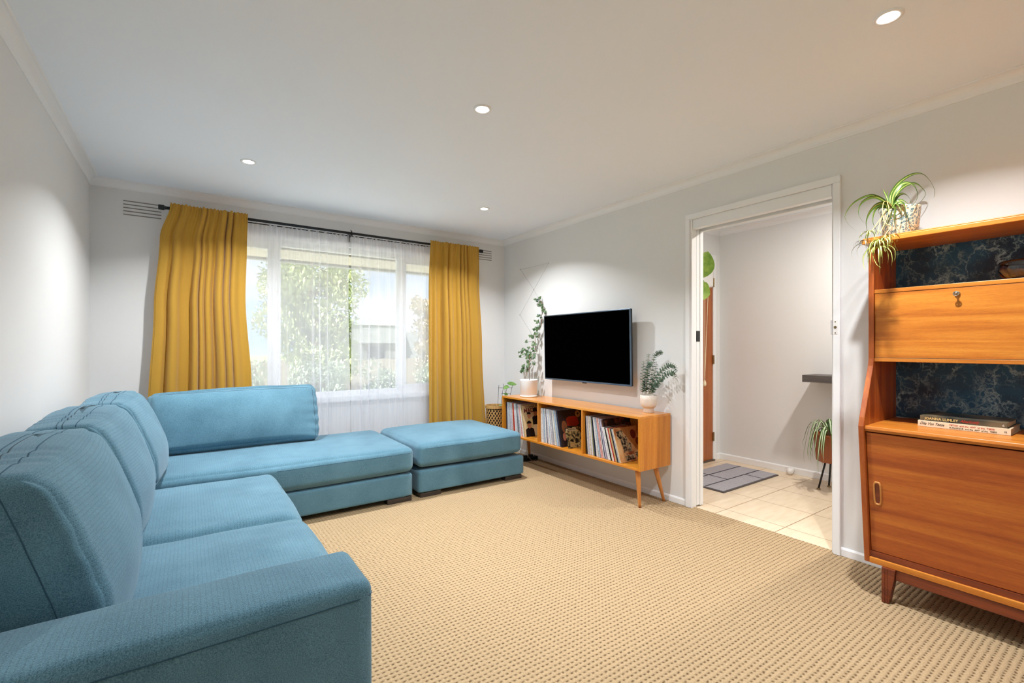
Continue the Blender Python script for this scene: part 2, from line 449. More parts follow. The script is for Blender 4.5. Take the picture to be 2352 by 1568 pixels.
def m_pattern():
    """glazed pot: cream with leopard rings in blue-grey and ochre"""
    q = NT('patterned_glaze'); q.set(Roughness=.3); c = q.coord(); v = q.n('ShaderNodeTexVoronoi'); v.inputs['Scale'].default_value = 85; q.l(c, v.inputs['Vector'])
    e = q.n('ShaderNodeTexVoronoi'); e.inputs['Scale'].default_value = 9; q.l(c, e.inputs['Vector'])
    ring = q.ramp(v.outputs['Distance'], [(.18, (0, 0, 0, 1)), (.26, (1, 1, 1, 1)), (.42, (1, 1, 1, 1)), (.5, (0, 0, 0, 1))])
    tone = q.ramp(q.noise(c, 22, 2), [(.42, srgb(92, 122, 134)), (.58, srgb(186, 146, 66))], 'CONSTANT')
    q.l(q.mix(ring, srgb(222, 214, 188), tone), q.p.inputs['Base Color']); return q.m

def m_mat():
    q = NT('grey_mat_pile'); q.set(Roughness=.95); c = q.coord(); n_ = q.noise(c, 300, 3, .8)
    q.l(q.ramp(n_, [(.35, srgb(120, 118, 124)), (.65, srgb(196, 194, 200))]), q.p.inputs['Base Color']); q.bump(n_, .6, .003); return q.m

def m_foliage(name, a, b): 
    q = NT(name); q.set(Roughness=.6); c = q.coord()
    q.l(q.ramp(q.noise(c, 1.5, 4, .7), [(.35, a), (.65, b)]), q.p.inputs['Base Color'])
    return q.m

def m_photo_grid(name, a, b, c3, sc=34):
    """abstract printed picture in blocks of light and dark"""
    q = NT(name); q.set(Roughness=.35); c = q.coord()
    n_ = q.noise(c, sc, 2, .5, .6); n2 = q.noise(c, sc * 3, 2)
    col = q.ramp(n_, [(.40, a), (.47, b), (.60, c3)])
    q.l(q.mix(q.math('MULTIPLY', n2, .4), col, a), q.p.inputs['Base Color']); return q.m

M = dict(
    wall=m_paint('wall_paint', srgb(226, 226, 226)), ceil=m_paint('ceiling_paint', srgb(241, 247, 255), .8),
    trim=m_paint('trim_gloss', srgb(238, 239, 241), .32),
    fabric=m_fabric('blue_weave', srgb(106, 148, 168), srgb(60, 97, 115)),
    seam=plain('seam_thread', srgb(48, 84, 104), .9),
    carpet=m_carpet(), tiles=m_tiles(), marble=m_marble(), sheer=m_sheer(), curtain=m_curtain(), pane=m_pane(),
    teak=m_wood('teak_front', (srgb(206, 122, 46), srgb(180, 92, 34), srgb(142, 64, 24)), 'y', 1.0),
    teak2=m_wood('teak_flap', (srgb(218, 144, 54), srgb(196, 116, 36), srgb(162, 84, 24)), 'y', 1.3, seed=3.1),
    teakv=m_wood('teak_side', (srgb(198, 112, 42), srgb(166, 82, 30), srgb(128, 56, 22)), 'z', 1.0, seed=5.2),
    teakd=m_wood('teak_plinth', (srgb(140, 66, 32), srgb(112, 48, 24), srgb(84, 34, 18)), 'y', 1.4, seed=7.7),
    oak=m_wood('honey_oak_along', (srgb(224, 154, 54), srgb(210, 134, 36), srgb(186, 108, 26)), 'y', .9, rough=.28, seed=1.0, coat=.6),
    oakv=m_wood('honey_oak_up', (srgb(214, 142, 42), srgb(200, 124, 28), srgb(176, 100, 20)), 'z', 1.2, rough=.4, seed=2.0),
    oakleg=m_wood('honey_oak_leg', (srgb(214, 150, 84), srgb(196, 126, 60), srgb(170, 100, 44)), 'z', 1.6, rough=.4, seed=2.6),
    foot=m_wood('dark_foot', (srgb(66, 56, 50), srgb(50, 42, 38), srgb(36, 30, 28)), 'x', 2, rough=.5),
    doorwood=m_wood('door_timber', (srgb(186, 108, 50), srgb(164, 88, 36), srgb(138, 70, 28)), 'z', .8, seed=9.0),
    greywood=m_wood('grey_oak', (srgb(112, 106, 102), srgb(88, 82, 80), srgb(68, 63, 62)), 'y', 1.5, rough=.6, coat=0),
    black=plain('black_metal', srgb(30, 32, 36), .4, .3), blackp=plain('black_plastic', srgb(20, 20, 22), .45),
    screen=plain('screen_black', srgb(1, 1, 1), .6, spec=.0), bezel=plain('bezel_steel', srgb(92, 108, 126), .3, .7),
    chrome=plain('chrome', srgb(200, 200, 202), .2, 1.0), brass=plain('aged_brass', srgb(150, 128, 92), .35, .9),
    ceramic=plain('white_ceramic', srgb(236, 235, 234), .35), ceramic2=plain('cream_ceramic', srgb(222, 210, 198), .55),
    soil=plain('potting_soil', srgb(54, 40, 30), .95, bumpy=1, scale=90),
    bamboo=m_wood('bamboo_cane', (srgb(210, 172, 110), srgb(190, 146, 84), srgb(160, 116, 60)), 'z', 3, rough=.5, coat=0),
    bark=plain('bark', srgb(112, 84, 60), .9, bumpy=.6), stem=plain('green_stem', srgb(122, 132, 84), .6),
    ivy=m_leaf('ivy_leaf', srgb(38, 64, 38), srgb(82, 108, 60)), euc=m_leaf('eucalyptus_leaf', srgb(74, 102, 84), srgb(132, 156, 134), .6),
    pothos=m_leaf('heart_leaf', srgb(66, 110, 48), srgb(112, 152, 74)), fig=m_leaf('fig_leaf', srgb(92, 132, 40), srgb(136, 160, 62)),
    spider=m_blade('spider_blade', srgb(84, 120, 40), srgb(196, 206, 110), .14), 
    spiderlet=m_blade('spiderlet_blade', srgb(150, 168, 66), srgb(226, 226, 150), .2),
    spider2=m_blade('hall_blade', srgb(74, 114, 52), srgb(214, 222, 190), .22),
    runner=plain('runner_stem', srgb(214, 190, 110), .5), dry=plain('dry_leaf', srgb(128, 124, 112), .8),
    pattern=m_pattern(), terracotta=plain('rust_glaze', srgb(150, 80, 40), .4), 
    mat=m_mat(), matline=plain('mat_line', srgb(44, 46, 58), .9), matedge=plain('mat_rubber', srgb(86, 78, 76), .8),
    lit=m_emit('lamp_lens', (1.0, .96, .9, 1), 14.0),
    slot=plain('vent_slot', srgb(136, 132, 128), .9), thread=plain('thread_line', srgb(176, 174, 172), .8),
    nylon=plain('white_plastic', srgb(234, 232, 230), .4), cord=plain('cream_cord', srgb(240, 226, 190), .6),
    glassbowl=m_glass('smoky_glass', (.80, .80, .82, 1), .03), vase=m_glass('clear_glass', (.93, .96, .95, 1)),
    soffit=m_paint('eave_paint', srgb(206, 198, 178)), brown=plain('brown_timber', srgb(92, 74, 62), .7), gutter=plain('gutter_metal', srgb(150, 150, 148), .5),
    tube=m_pane(),
    paving=plain('pale_concrete', srgb(214, 210, 202), .9, scale=6),
    grass=m_foliage('lawn', srgb(112, 132, 72), srgb(148, 160, 96)), fence=plain('paling_grey', srgb(128, 118, 104), .9, scale=8),
    treeA=m_foliage('pale_foliage', srgb(132, 146, 100), srgb(176, 182, 132)), treeB=m_foliage('dark_foliage', srgb(124, 138, 116), srgb(158, 168, 140)),
    treeC=m_foliage('autumn_foliage', srgb(168, 154, 128), srgb(190, 178, 152)), trunk=plain('tree_bark', srgb(110, 96, 82), .9),
    render_=plain('house_render', srgb(112, 114, 116), .8, scale=4), house2=plain('house_dark', srgb(84, 82, 80), .8, scale=4),
)
# ================================================================== THE SETTING
# floors
fl = MB().box(XL, XR + .03, YB, YW, -.06, 0).build('floor', M['carpet']); struct(fl, 'beige looped wool carpet in ridges across the living room', 'carpet')
fh = MB().box(XR + .03, HX, YB, HYE, -.06, -.006).build('floor_hall', M['tiles']); struct(fh, 'cream floor tiles of the entry hall', 'floor')
# ceilings
ce = MB().box(XL - .12, XR + WT, YB - .12, YW + .25, H, H + .2).build('ceiling', M['ceil']); struct(ce, 'white plaster ceiling of the living room')
c2 = MB().box(XR + WT, HX + .12, YB - .12, HYE + .14, H, H + .2).build('ceiling_hall', M['ceil']); struct(c2, 'white ceiling of the entry hall')
# walls
WX0, WX1, WZ0, WZ1 = .02, 2.46, .70, 2.10        # window opening
DY0, DY1, DZ = 1.110, 2.020, 2.087               # doorway to the hall
struct(MB().box(XL - .12, XL, -.8, YW + .25, 0, H).box(XL - .12, XL, YB - .12, -3.0, 0, H).box(XL - .12, XL, -3.0, -.8, 0, .72).box(XL - .12, XL, -3.0, -.8, 2.08, H).build('wall_left', M['wall']), 'white wall behind the sofa')
ww = MB().box(XL, WX0, YW, YW + .25, 0, H).box(WX1, XR + WT, YW, YW + .25, 0, H).box(WX0, WX1, YW, YW + .25, 0, WZ0).box(WX0, WX1, YW, YW + .25, WZ1, H)
struct(ww.build('wall_window', M['wall']), 'white window wall')
wr_ = MB().box(XR, XR + WT, YB, DY0, 0, H).box(XR, XR + WT, DY1 + .0, YW, 0, H).box(XR, XR + WT, DY0, DY1, DZ, H)
struct(wr_.build('wall_right', M['wall']), 'white wall with the television and the doorway')
struct(MB().box(XL, XR + WT, YB - .12, YB, 0, H).build('wall_back', M['wall']), 'white wall at the near end of the room')
struct(MB().box(HX, HX + .12, YB, HYE + .14, -.05, H).build('wall_hall', M['wall']), 'white far wall of the entry hall')
DX0, DX1 = 3.60, 4.452                            # front door in the hall's end wall
he = MB().box(XR + WT, DX0 - .02, HYE, HYE + .14, -.05, H).box(DX1 + .012, HX, HYE, HYE + .14, -.05, H).box(DX0 - .02, DX1 + .012, HYE, HYE + .14, 2.07, H)
struct(he.build('wall_entry', M['wall']), 'end wall of the hall around the front door')
struct(MB().box(XR + WT, HX, YB - .12, YB, -.05, H).build('wall_hall_back', M['wall']), 'near end wall of the entry hall')

# cornices: small coves
def cove(n=8, w=.052, d=.055):
    pts = [(0, 0), (w, 0), (w, -.004)]
    for k in range(n + 1):
        a = PI / 2 * k / n
        pts.append((w - .004 - (w - .010) * math.sin(a) , -.006 - (d - .012) * (1 - math.cos(a))))
    pts += [(.004, -d + .003), (.004, -d), (0, -d)]
    return pts
def cornice(name, side, a, b, base, lab, inv=1):
    m = MB(); P = [(base + inv * u, H + w) for u, w in cove()]
    if side == 'x': m.prism(P, 'y', a, b)       # profile in x-z, runs along y
    else: m.prism([(u, w) for u, w in P], 'x', a, b)
    return struct(m.build(name, M['trim'], smooth=False, bevel=0), lab, 'cornice')
cornice('trim_1', 'x', YB, YW, XL, 'cove cornice above the left wall')
cornice('trim_2', 'y', XL, XR, YW, 'cove cornice above the window wall', -1)
cornice('trim_3', 'x', YB, YW, XR, 'cove cornice above the right wall', -1)
cornice('trim_4', 'x', YB, HYE, HX, 'cove cornice above the far hall wall', -1)
cornice('trim_5', 'y', XR + WT, HX, HYE, 'cove cornice above the front door', -1)

# skirting boards
def skirt(name, prof_side, a, b, base, inv, lab, z0=0, hgt=.048, th=.012):
    P = [(base, z0), (base + inv * th, z0), (base + inv * th, z0 + hgt - .01), (base + inv * (th - .006), z0 + hgt), (base, z0 + hgt)]
    m = MB().prism(P, 'y' if prof_side == 'x' else 'x', a, b)
    return struct(m.build(name, M['trim'], bevel=.002), lab, 'skirting board')
skirt('baseboard_left', 'x', YB, YW, XL, 1, 'white skirting board of the left wall')
skirt('baseboard_window', 'y', XL, XR, YW, -1, 'white skirting board under the window')
skirt('baseboard_right', 'x', DY1 + .036, YW, XR, -1, 'white skirting board under the record console')
skirt('baseboard_right_near', 'x', YB, DY0 - .034, XR, -1, 'white skirting board behind the highboard')
skirt('baseboard_hall', 'x', YB, HYE, HX, -1, 'white skirting board of the far hall wall', -.006, .062)
skirt('baseboard_entry', 'y', DX1 + .06, HX, HYE, -1, 'white skirting board beside the front door', -.006, .062)

# doorway: architrave, jambs, track pelmet, sliding door standing in its pocket
AR = .036
arch = MB()
def arch_side(m, x0, x1, flip):
    for (a, b) in ((DY0 - AR, DY0), (DY1, DY1 + AR)): m.box(x0, x1, a, b, 0, DZ)
    m.box(x0, x1, DY0 - AR, DY1 + AR, DZ, DZ + AR + .003)
arch_side(arch, XR - .022, XR, 1)
struct(arch.build('trim_6', M['trim'], bevel=.004, seg=2), 'white architrave around the doorway', 'architrave')
ah = MB(); arch_side(ah, XR + WT, XR + WT + .012, 1)
struct(ah.build('trim_7', M['trim'], bevel=.003), 'white architrave on the hall side of the doorway', 'architrave')
dr = thing('door_1', (XR + .065, DY1, 0), 'white cavity sliding door pushed into the wall, doorway to the hall', 'door'); dr['kind'] = 'structure'
jm = MB().box(XR - .012, XR + .042, DY1 - .012, DY1, 0, DZ).box(XR + .092, XR + WT, DY1 - .012, DY1, 0, DZ)
jm.box(XR, XR + WT, DY0, DY0 + .012, 0, DZ)
jm.build('jamb', M['trim'], dr, bevel=.0015)
MB().box(XR - .004, XR + .040, DY0 + .012, DY1 - .012, 2.018, DZ).box(XR + .094, XR + WT - .006, DY0 + .012, DY1 - .012, 2.012, DZ).build('pelmet', M['trim'], dr, bevel=.003)
MB().box(XR + .044, XR + .090, DY0 + .012, DY1 - .012, 2.045, 2.06).build('track', M['gutter'], dr)
MB().box(XR + .048, XR + .086, DY1 - .010, DY1 + .006, .012, 2.03).build('door_leaf', M['trim'], dr)
MB().box(XR + .047, XR + .087, DY1 - .013, DY1 - .008, 1.205, 1.283).box(XR + .046, XR + .064, DY1 - .0145, DY1 - .011, 1.21, 1.278).build('edge_pull', M['blackp'], dr, bevel=.001)
sp = MB().box(XR - .024, XR - .021, DY0 - .024, DY0 - .004, 1.236, 1.316).box(XR - .0235, XR + .03, DY0 + .010, DY0 + .0135, 1.236, 1.316)
spo = sp.build('strike_plate', M['nylon'], dr, bevel=.001)
m_ = MB()
for z in (1.244, 1.306): m_.tube([(XR - .0255, DY0 - .014, z), (XR - .023, DY0 - .014, z)], .0035, 10)
m_.tube([(XR - .027, DY0 - .014, 1.276), (XR - .023, DY0 - .014, 1.276)], .007, 14)
m_.build('screw', M['brass'], spo)

# window 1
wn1 = thing('window_1', (WX0, YW + .09, WZ0), 'wide three-part white window behind sheer curtains', 'window'); wn1['kind'] = 'structure'
FY0, FY1 = YW + .055, YW + .105
fr = MB().box(WX0, WX0 + .05, FY0, FY1, WZ0, WZ1).box(WX1 - .05, WX1, FY0, FY1, WZ0, WZ1)
fr.box(WX0 + .05, WX1 - .05, FY0, FY1, WZ1 - .05, WZ1).box(WX0 + .05, WX1 - .05, FY0, FY1, WZ0, WZ0 + .05)
fr.build('frame', M['trim'], wn1, bevel=.004)
for x in (.605, 1.735): MB().box(x, x + .065, FY0 - .006, FY1, WZ0 + .05, WZ1 - .05).build('mullion', M['trim'], wn1, bevel=.004)
for a, b, sash in ((WX0 + .05, .605, 1), (.67, 1.735, 0), (1.80, WX1 - .05, 1)):
    p = MB().box(a, b, FY0 + .02, FY0 + .024, WZ0 + .05, WZ1 - .05).build('pane', M['pane'], wn1)
    if sash:
        s_ = MB(); w_ = .035
        s_.box(a, a + w_, FY0 + .008, FY0 + .036, WZ0 + .05, WZ1 - .05).box(b - w_, b, FY0 + .008, FY0 + .036, WZ0 + .05, WZ1 - .05)
        s_.box(a + w_, b - w_, FY0 + .008, FY0 + .036, WZ1 - .085, WZ1 - .05).box(a + w_, b - w_, FY0 + .008, FY0 + .036, WZ0 + .05, WZ0 + .085)
        s_.build('sash', M['trim'], wn1, bevel=.003)
struct(MB().box(WX0 - .05, WX1 + .05, YW - .028, FY0 + .002, WZ0 - .045, WZ0 + .012).build('trim_8', M['trim'], bevel=.008, seg=3), 'white window sill board', 'window sill')
rv = MB().box(WX0 - .045, WX0 + .002, YW - .014, YW, WZ0, WZ1 + .04).box(WX1 - .002, WX1 + .045, YW - .014, YW, WZ0, WZ1 + .04).box(WX0, WX1, YW - .014, YW, WZ1 - .002, WZ1 + .04)
struct(rv.build('trim_9', M['trim'], bevel=.003), 'white architrave around the window', 'architrave')

wn2 = thing('fill_window', (XL - .06, -1.9, .72), 'unseen window added in the left wall behind the camera for daylight', 'window'); wn2['kind'] = 'structure'  # unseen side window, added to bring daylight to the near end
MB().box(XL - .09, XL - .04, -3.0, -2.95, .72, 2.08).box(XL - .09, XL - .04, -.85, -.8, .72, 2.08).box(XL - .09, XL - .04, -2.95, -.85, 2.03, 2.08).box(XL - .09, XL - .04, -2.95, -.85, .72, .77).box(XL - .09, XL - .04, -1.93, -1.87, .77, 2.03).build('frame', M['trim'], wn2, bevel=.003)
MB().box(XL - .067, XL - .063, -2.95, -.85, .77, 2.03).build('pane', M['pane'], wn2)
# eaves over the window, outside
ev = MB().box(-1.5, 6.5, YW + .25, 5.22, 2.060, 2.075)
struct(ev.build('eave_soffit', M['soffit']), 'cream soffit of the eaves outside the window', 'eave')
struct(MB().box(WX0, WX1, YW + .17, YW + .24, 2.06, WZ1 + .0).build('window_head_board', M['brown']), 'brown timber head outside the window', 'timber')
struct(MB().box(-1.5, 6.5, 5.22, 5.30, 2.035, 2.12).build('gutter', M['gutter'], bevel=.01), 'grey metal gutter along the eaves', 'gutter')

# ================================================================== front door and the hall
fd = thing('door_2', (DX0, HYE, 0), 'orange brown timber front door at the end of the hall', 'door'); fd['kind'] = 'structure'
MB().box(DX0, DX1, HYE - .006, HYE + .034, .006, 2.05).build('door_leaf', M['doorwood'], fd, bevel=.002)
cs = MB().box(DX1, DX1 + .012, HYE, HYE + .14, -.006, 2.07).box(DX0 - .02, DX0, HYE, HYE + .14, -.006, 2.07).box(DX0, DX1, HYE, HYE + .14, 2.05, 2.07)
cs.box(DX1 + .002, DX1 + .052, HYE - .014, HYE, -.006, 2.06).box(DX0 - .06, DX0 - .004, HYE - .014, HYE, -.006, 2.06).box(DX0 - .06, DX1 + .052, HYE - .014, HYE, 2.06, 2.116)
cs.build('door_frame', M['trim'], fd, bevel=.003)
for z in (.24, 1.035, 1.83):
    hb = MB().tube([(DX1 + .001, HYE - .016, z - .045), (DX1 + .001, HYE - .016, z + .045)], .0085, 12).box(DX1 - .004, DX1 + .016, HYE - .017, HYE - .014, z - .045, z + .045)
    hb.build('hinge', M['brass'], fd)
MB().box(DX0 - .02, DX1 + .01, HYE - .03, HYE + .14, -.006, .008).build('threshold', M['brown'], fd, bevel=.002)
# glass door blind, cords
bl = thing('door_blind', (4.33, HYE - .03, 1.86), 'white blind housing with hanging cords on the front door', 'blind')
hbx = soft_box('housing', (4.205, HYE - .045, 1.865), (.30, .07, .20), .02, (0, .004, .002), M['nylon'], bl, n=12)
cd = MB()
tsx = atY(1618.5, 890, HYE - .085).x
for k, x in enumerate((atY(1619, 660, HYE - .075).x, atY(1627, 660, HYE - .075).x)):
    pts = [Vector((x, HYE - .075, 1.77)).lerp(Vector((tsx, HYE - .085, .84)), i / 8) for i in range(9)]
    cd.tube(pts, .003, 6)
cd.build('cord', M['cord'], bl)
MB().lathe([(0, 0), (.012, .004), (.016, .02), (.014, .04), (.006, .06), (.004, .065)], (tsx, HYE - .085, .775), 16).build('tassel', M['cord'], bl, smooth=True)

# fig in its pot, standing in the hall behind the pocket wall: only two leaf tips show through the doorway
def broad_leaf(m, base, tip, wid, nrm, curl=.15, n=8, mi=0, lobes=None):
    base, tip = Vector(base), Vector(tip); ax = tip - base; L = ax.length; t = ax.normalized()
    nn = Vector(nrm); nn = (nn - t * nn.dot(t)).normalized(); s = t.cross(nn)
    v = []; f = []
    for i in range(n + 1):
        u = i / n; w = wid * (math.sin(PI * min(u ** .8, 1)) ** .8 if 0 < u < 1 else .002)
        c = base + ax * u - nn * curl * L * (u * u)
        for k in (-1, -.5, 0, .5, 1): v.append(c + s * w * k * .5 + nn * abs(k) * w * .12)
    for i in range(n):
        for k in range(4): f.append((i * 5 + k, i * 5 + k + 1, (i + 1) * 5 + k + 1, (i + 1) * 5 + k))
    m.add(v, f, mi=mi)
fg = thing('potted_fig', (3.40, 2.50, -.006), 'tall leafy fig in the hall, two leaf tips showing at the door edge', 'plant')
MB().lathe([(0, 0), (.10, 0), (.12, .02), (.14, .28), (.135, .30), (.125, .28), (.122, .25), (0, .25)], (3.40, 2.50, -.006), 32).build('pot', M['ceramic'], fg, smooth=True)
MB().tube([(3.40, 2.50, .24), (3.41, 2.50, .8), (3.42, 2.49, 1.4), (3.42, 2.48, 1.95)], [.014, .012, .01, .007], 8).build('trunk', M['bark'], fg, smooth=True)
lf = MB(); random.seed(5)
for k in range(13):
    z = .8 + .085 * k; a = k * 2.4; b = Vector((3.41, 2.50, z))
    d = Vector((-.35 + .3 * math.cos(a), .25 + .5 * math.sin(a), .5)).normalized(); broad_leaf(lf, b, b + d * .17, .10, (0, 0, 1))
for base, tip, wd, nr in ((atX(1604, 640, 3.62), atX(1626, 577, 3.72), .19, (-.75, -.6, .25)), (atX(1598, 662, 3.62), atX(1631, 676, 3.78), .16, (-.75, -.6, .1)), (atX(1596, 644, 3.60), atX(1618, 646, 3.68), .06, (-.75, -.6, .2))):
    lf.tube([Vector((3.42, 2.49, base.z - .12)), base], .003, 6); broad_leaf(lf, base, tip, wd, nr, .0, 12)
lf.build('foliage', M['fig'], fg, smooth=True, normals=False)

# door mat
mt = thing('door_mat', (3.96, 2.33, 0), 'grey speckled door mat with dark line grid inside the front door', 'mat')
x0, x1, y0, y1 = 3.515, 4.41, 2.075, 2.58
MB().box(x0, x1, y0, y1, -.006, .002).build('rubber_edge', M['matedge'], mt, bevel=.002)
MB().box(x0 + .012, x1 - .012, y0 + .012, y1 - .012, .002, .009).build('pile', M['mat'], mt, bevel=.003)
ln = MB(); w = .012
ln.box(x0 + .012, x1 - .012, 2.245 - w / 2, 2.245 + w / 2, .0088, .0098)
ln.box(3.86, 3.86 + w, 2.245, y1 - .012, .0088, .0098).box(4.14, 4.14 + w, y0 + .012, 2.245, .0088, .0098).box(x0 + .012, x1 - .012, 2.42, 2.42 + w, .0088, .0098)
ln.build('dark_lines', M['matline'], mt)

# hall shelf, door stop
MBs = MB().box(HX - .26, HX, 1.25, 1.845, .865, .925).build('wall_shelf', M['greywood'], bevel=.002)
tag(MBs, 'thick dark grey floating shelf on the far hall wall', 'shelf')
ds = thing('door_stop', (HX - .012, 2.03, .03), 'round white door stop on the hall skirting board', 'door stop')
MB().tube([(HX - .012, 2.03, .03), (HX - .05, 2.03, .03)], .018, 16).build('stem', M['nylon'], ds, smooth=True)
bmp = MB(); bmp.lathe([(0, -.03), (.012, -.028), (.024, -.018), (.030, 0), (.024, .018), (.012, .028), (0, .03)], (HX - .068, 2.03, .026), 20)
bmp.build('bumper', M['nylon'], ds, smooth=True)

# plant on a stand in the hall
ps = thing('spider_plant_on_stand', (4.28, 1.60, -.006), 'striped spider plant in a rust pot on thin black legs in the hall', 'plant')
cxh, cyh = 4.28, 1.60
pp = MB(); N = 24
prof = [(.095, .235), (.104, .245), (.122, .445), (.125, .46), (.115, .46), (.110, .43), (0, .43)]
pp.lathe([(0, .235)] + prof, (cxh, cyh, 0), 48, flute=lambda k, j: .05 * math.cos(k * 2 * PI / 48 * 9))
pp.build('pot', M['terracotta'], ps, smooth=True)
for a in (2.55, 4.65, .5):
    top = Vector((cxh + .05 * math.cos(a), cyh + .05 * math.sin(a), .245)); bot = Vector((cxh + .145 * math.cos(a), cyh + .145 * math.sin(a), .0))
    bot = Vector((4.262, 1.69, .0)) if a == 2.55 else bot
    lg = MB().tube([top, bot + Vector((0, 0, .005))], .007, 10).build('leg', M['black'], ps, smooth=True)
    MB().lathe([(0, 0), (.014, 0), (.014, .006), (.008, .012), (0, .012)], bot - Vector((0, 0, .006)), 16).build('foot', M['brass'], lg, smooth=True)
random.seed(11); sl = MB()
for k in range(46):
    a = random.uniform(0, 2 * PI); L = random.uniform(.10, .20); up = random.uniform(.05, .13); dr_ = random.uniform(.08, .30)
    b = Vector((cxh + .03 * math.cos(a), cyh + .03 * math.sin(a), .43)); pts = []
    for i in range(12):
        u = i / 11; pts.append(b + Vector((math.cos(a) * L * math.sin(u * PI * .62), math.sin(a) * L * math.sin(u * PI * .62), up * math.sin(min(u * 1.6, 1) * PI) * 1.1 - dr_ * u * u + .02)))
    sl.ribbon(pts, lambda u: .015 * (1 - u ** 3) * (0.5 + min(u * 4, .5)), (-math.sin(a), math.cos(a), 0), .3)
sl.build('leaves', M['spider2'], ps, smooth=True, normals=False)
# ================================================================== CEILING LIGHTS AND VENTS
dl_labels = ['round white downlight in the ceiling in front of the left mustard curtain',
             'small round downlight in the ceiling nearest the window and the television wall',
             'round downlight in the middle of the ceiling, above the carpet',
             'bright round downlight in the ceiling near the highboard and doorway']
for (x, y), lab in zip(DOWNLIGHTS, dl_labels):
    t = thing('downlight', (x, y, H), lab, 'ceiling light', 'recessed downlights of the living room')
    MB().lathe([(.030, -.0005), (.032, -.004), (.040, -.006), (.046, -.004), (.047, 0)], (x, y, H), 40).build('trim_ring', M['trim'], t, smooth=True)
    MB().lathe([(0, -.0022), (.020, -.0024), (.031, -.0012)], (x, y, H), 32).build('lens', M['lit'], t, smooth=True)
    add_light('AREA', 'downlight_beam', (x, y, H - .0065), LAMP_W, LAMP_COL, (0, 0, 0), shape='DISK', size=.062, spread=R(132))
add_light('AREA', 'hall_downlight_beam', (3.80, 1.1, H - .008), HALL_W, (1, .95, .88), (0, 0, 0), shape='DISK', size=.08)

def vent(x0, x1, z0, z1, lab):
    t = thing('wall_vent', (x0, YW, z0), lab, 'vent', 'slotted plaster wall vents either side of the curtains')
    n = 5; m = MB(); s_ = MB(); p = (z1 - z0) / (n - 1)
    for i in range(n):
        z = z0 + i * p
        s_.box(x0, x1, YW - .0015, YW - .0005, z - .0035, z + .0035)
        m.prism([(YW, z + .0035), (YW - .006, z + .0035), (YW - .003, z + .011), (YW, z + .011)], 'x', x0, x1)
    m.build('louvre', M['wall'], t); s_.build('slots', M['slot'], t)
vent(-.39, -.165, 2.146, 2.246, 'slotted white wall vent left of the mustard curtain')
vent(2.60, 2.828, 2.146, 2.246, 'slotted white wall vent at the right end of the curtain rod')

# thin guide string for the ivy, pinned to the wall
tw = MB(); pins = [Vector((2.996, 3.641, 2.014)), Vector((2.996, 4.128, 2.014)), Vector((2.996, 3.886, 1.77)), Vector((2.996, 4.136, 1.517)), Vector((2.996, 3.70, 1.53)), Vector((2.996, 3.90, 1.28))]
for a, b in ((0, 1), (0, 2), (1, 2), (2, 3), (2, 4), (3, 5)): tw.tube([pins[a], pins[b]], .0009, 5)
tt = thing('ivy_guide_string', (2.996, 3.9, 1.27), 'thin string zigzag pinned to the wall above the ivy', 'string')
tw.build('string', M['thread'], tt)
for p in pins: MB().tube([p - Vector((.006, 0, 0)), p + Vector((.004, 0, 0))], .0035, 8).build('pin', M['chrome'], tt)

# ================================================================== CURTAINS
ry, rz = 4.36, 2.212
rod = thing('curtain_rod', (1.24, YW, rz), 'long black curtain rod across the window wall', 'curtain rod')
MB().tube([(-.13, ry, rz), (2.60, ry, rz)], .0115, 16).build('pole', M['black'], rod, smooth=True)
MB().tube([(-.06, ry + .042, rz - .016), (2.55, ry + .042, rz - .016)], .004, 10).build('rear_pole', M['black'], rod, smooth=True)
for x, s in ((-.13, -1), (2.60, 1)):
    MB().tube([(x, ry, rz), (x + s * .012, ry, rz), (x + s * .014, ry, rz), (x + s * .05, ry, rz)], [.013, .013, .019, .019], 20).build('finial', M['black'], rod, bevel=.002)
for x in (-.105, 1.238, 2.575):
    b = MB().box(x - .009, x + .009, ry - .015, YW, rz - .021, rz - .013).box(x - .009, x + .009, YW - .006, YW, rz - .06, rz + .03)
    b.tube([(x, ry - .013, rz - .017), (x, ry - .017, rz + .002), (x, ry - .010, rz + .017), (x, ry + .006, rz + .022), (x, ry + .012, rz + .030)], .0045, 8)
    b.tube([(x, ry + .036, rz - .017), (x, ry + .042, rz - .026), (x, ry + .05, rz - .014)], .004, 8)
    b.build('bracket', M['black'], rod)

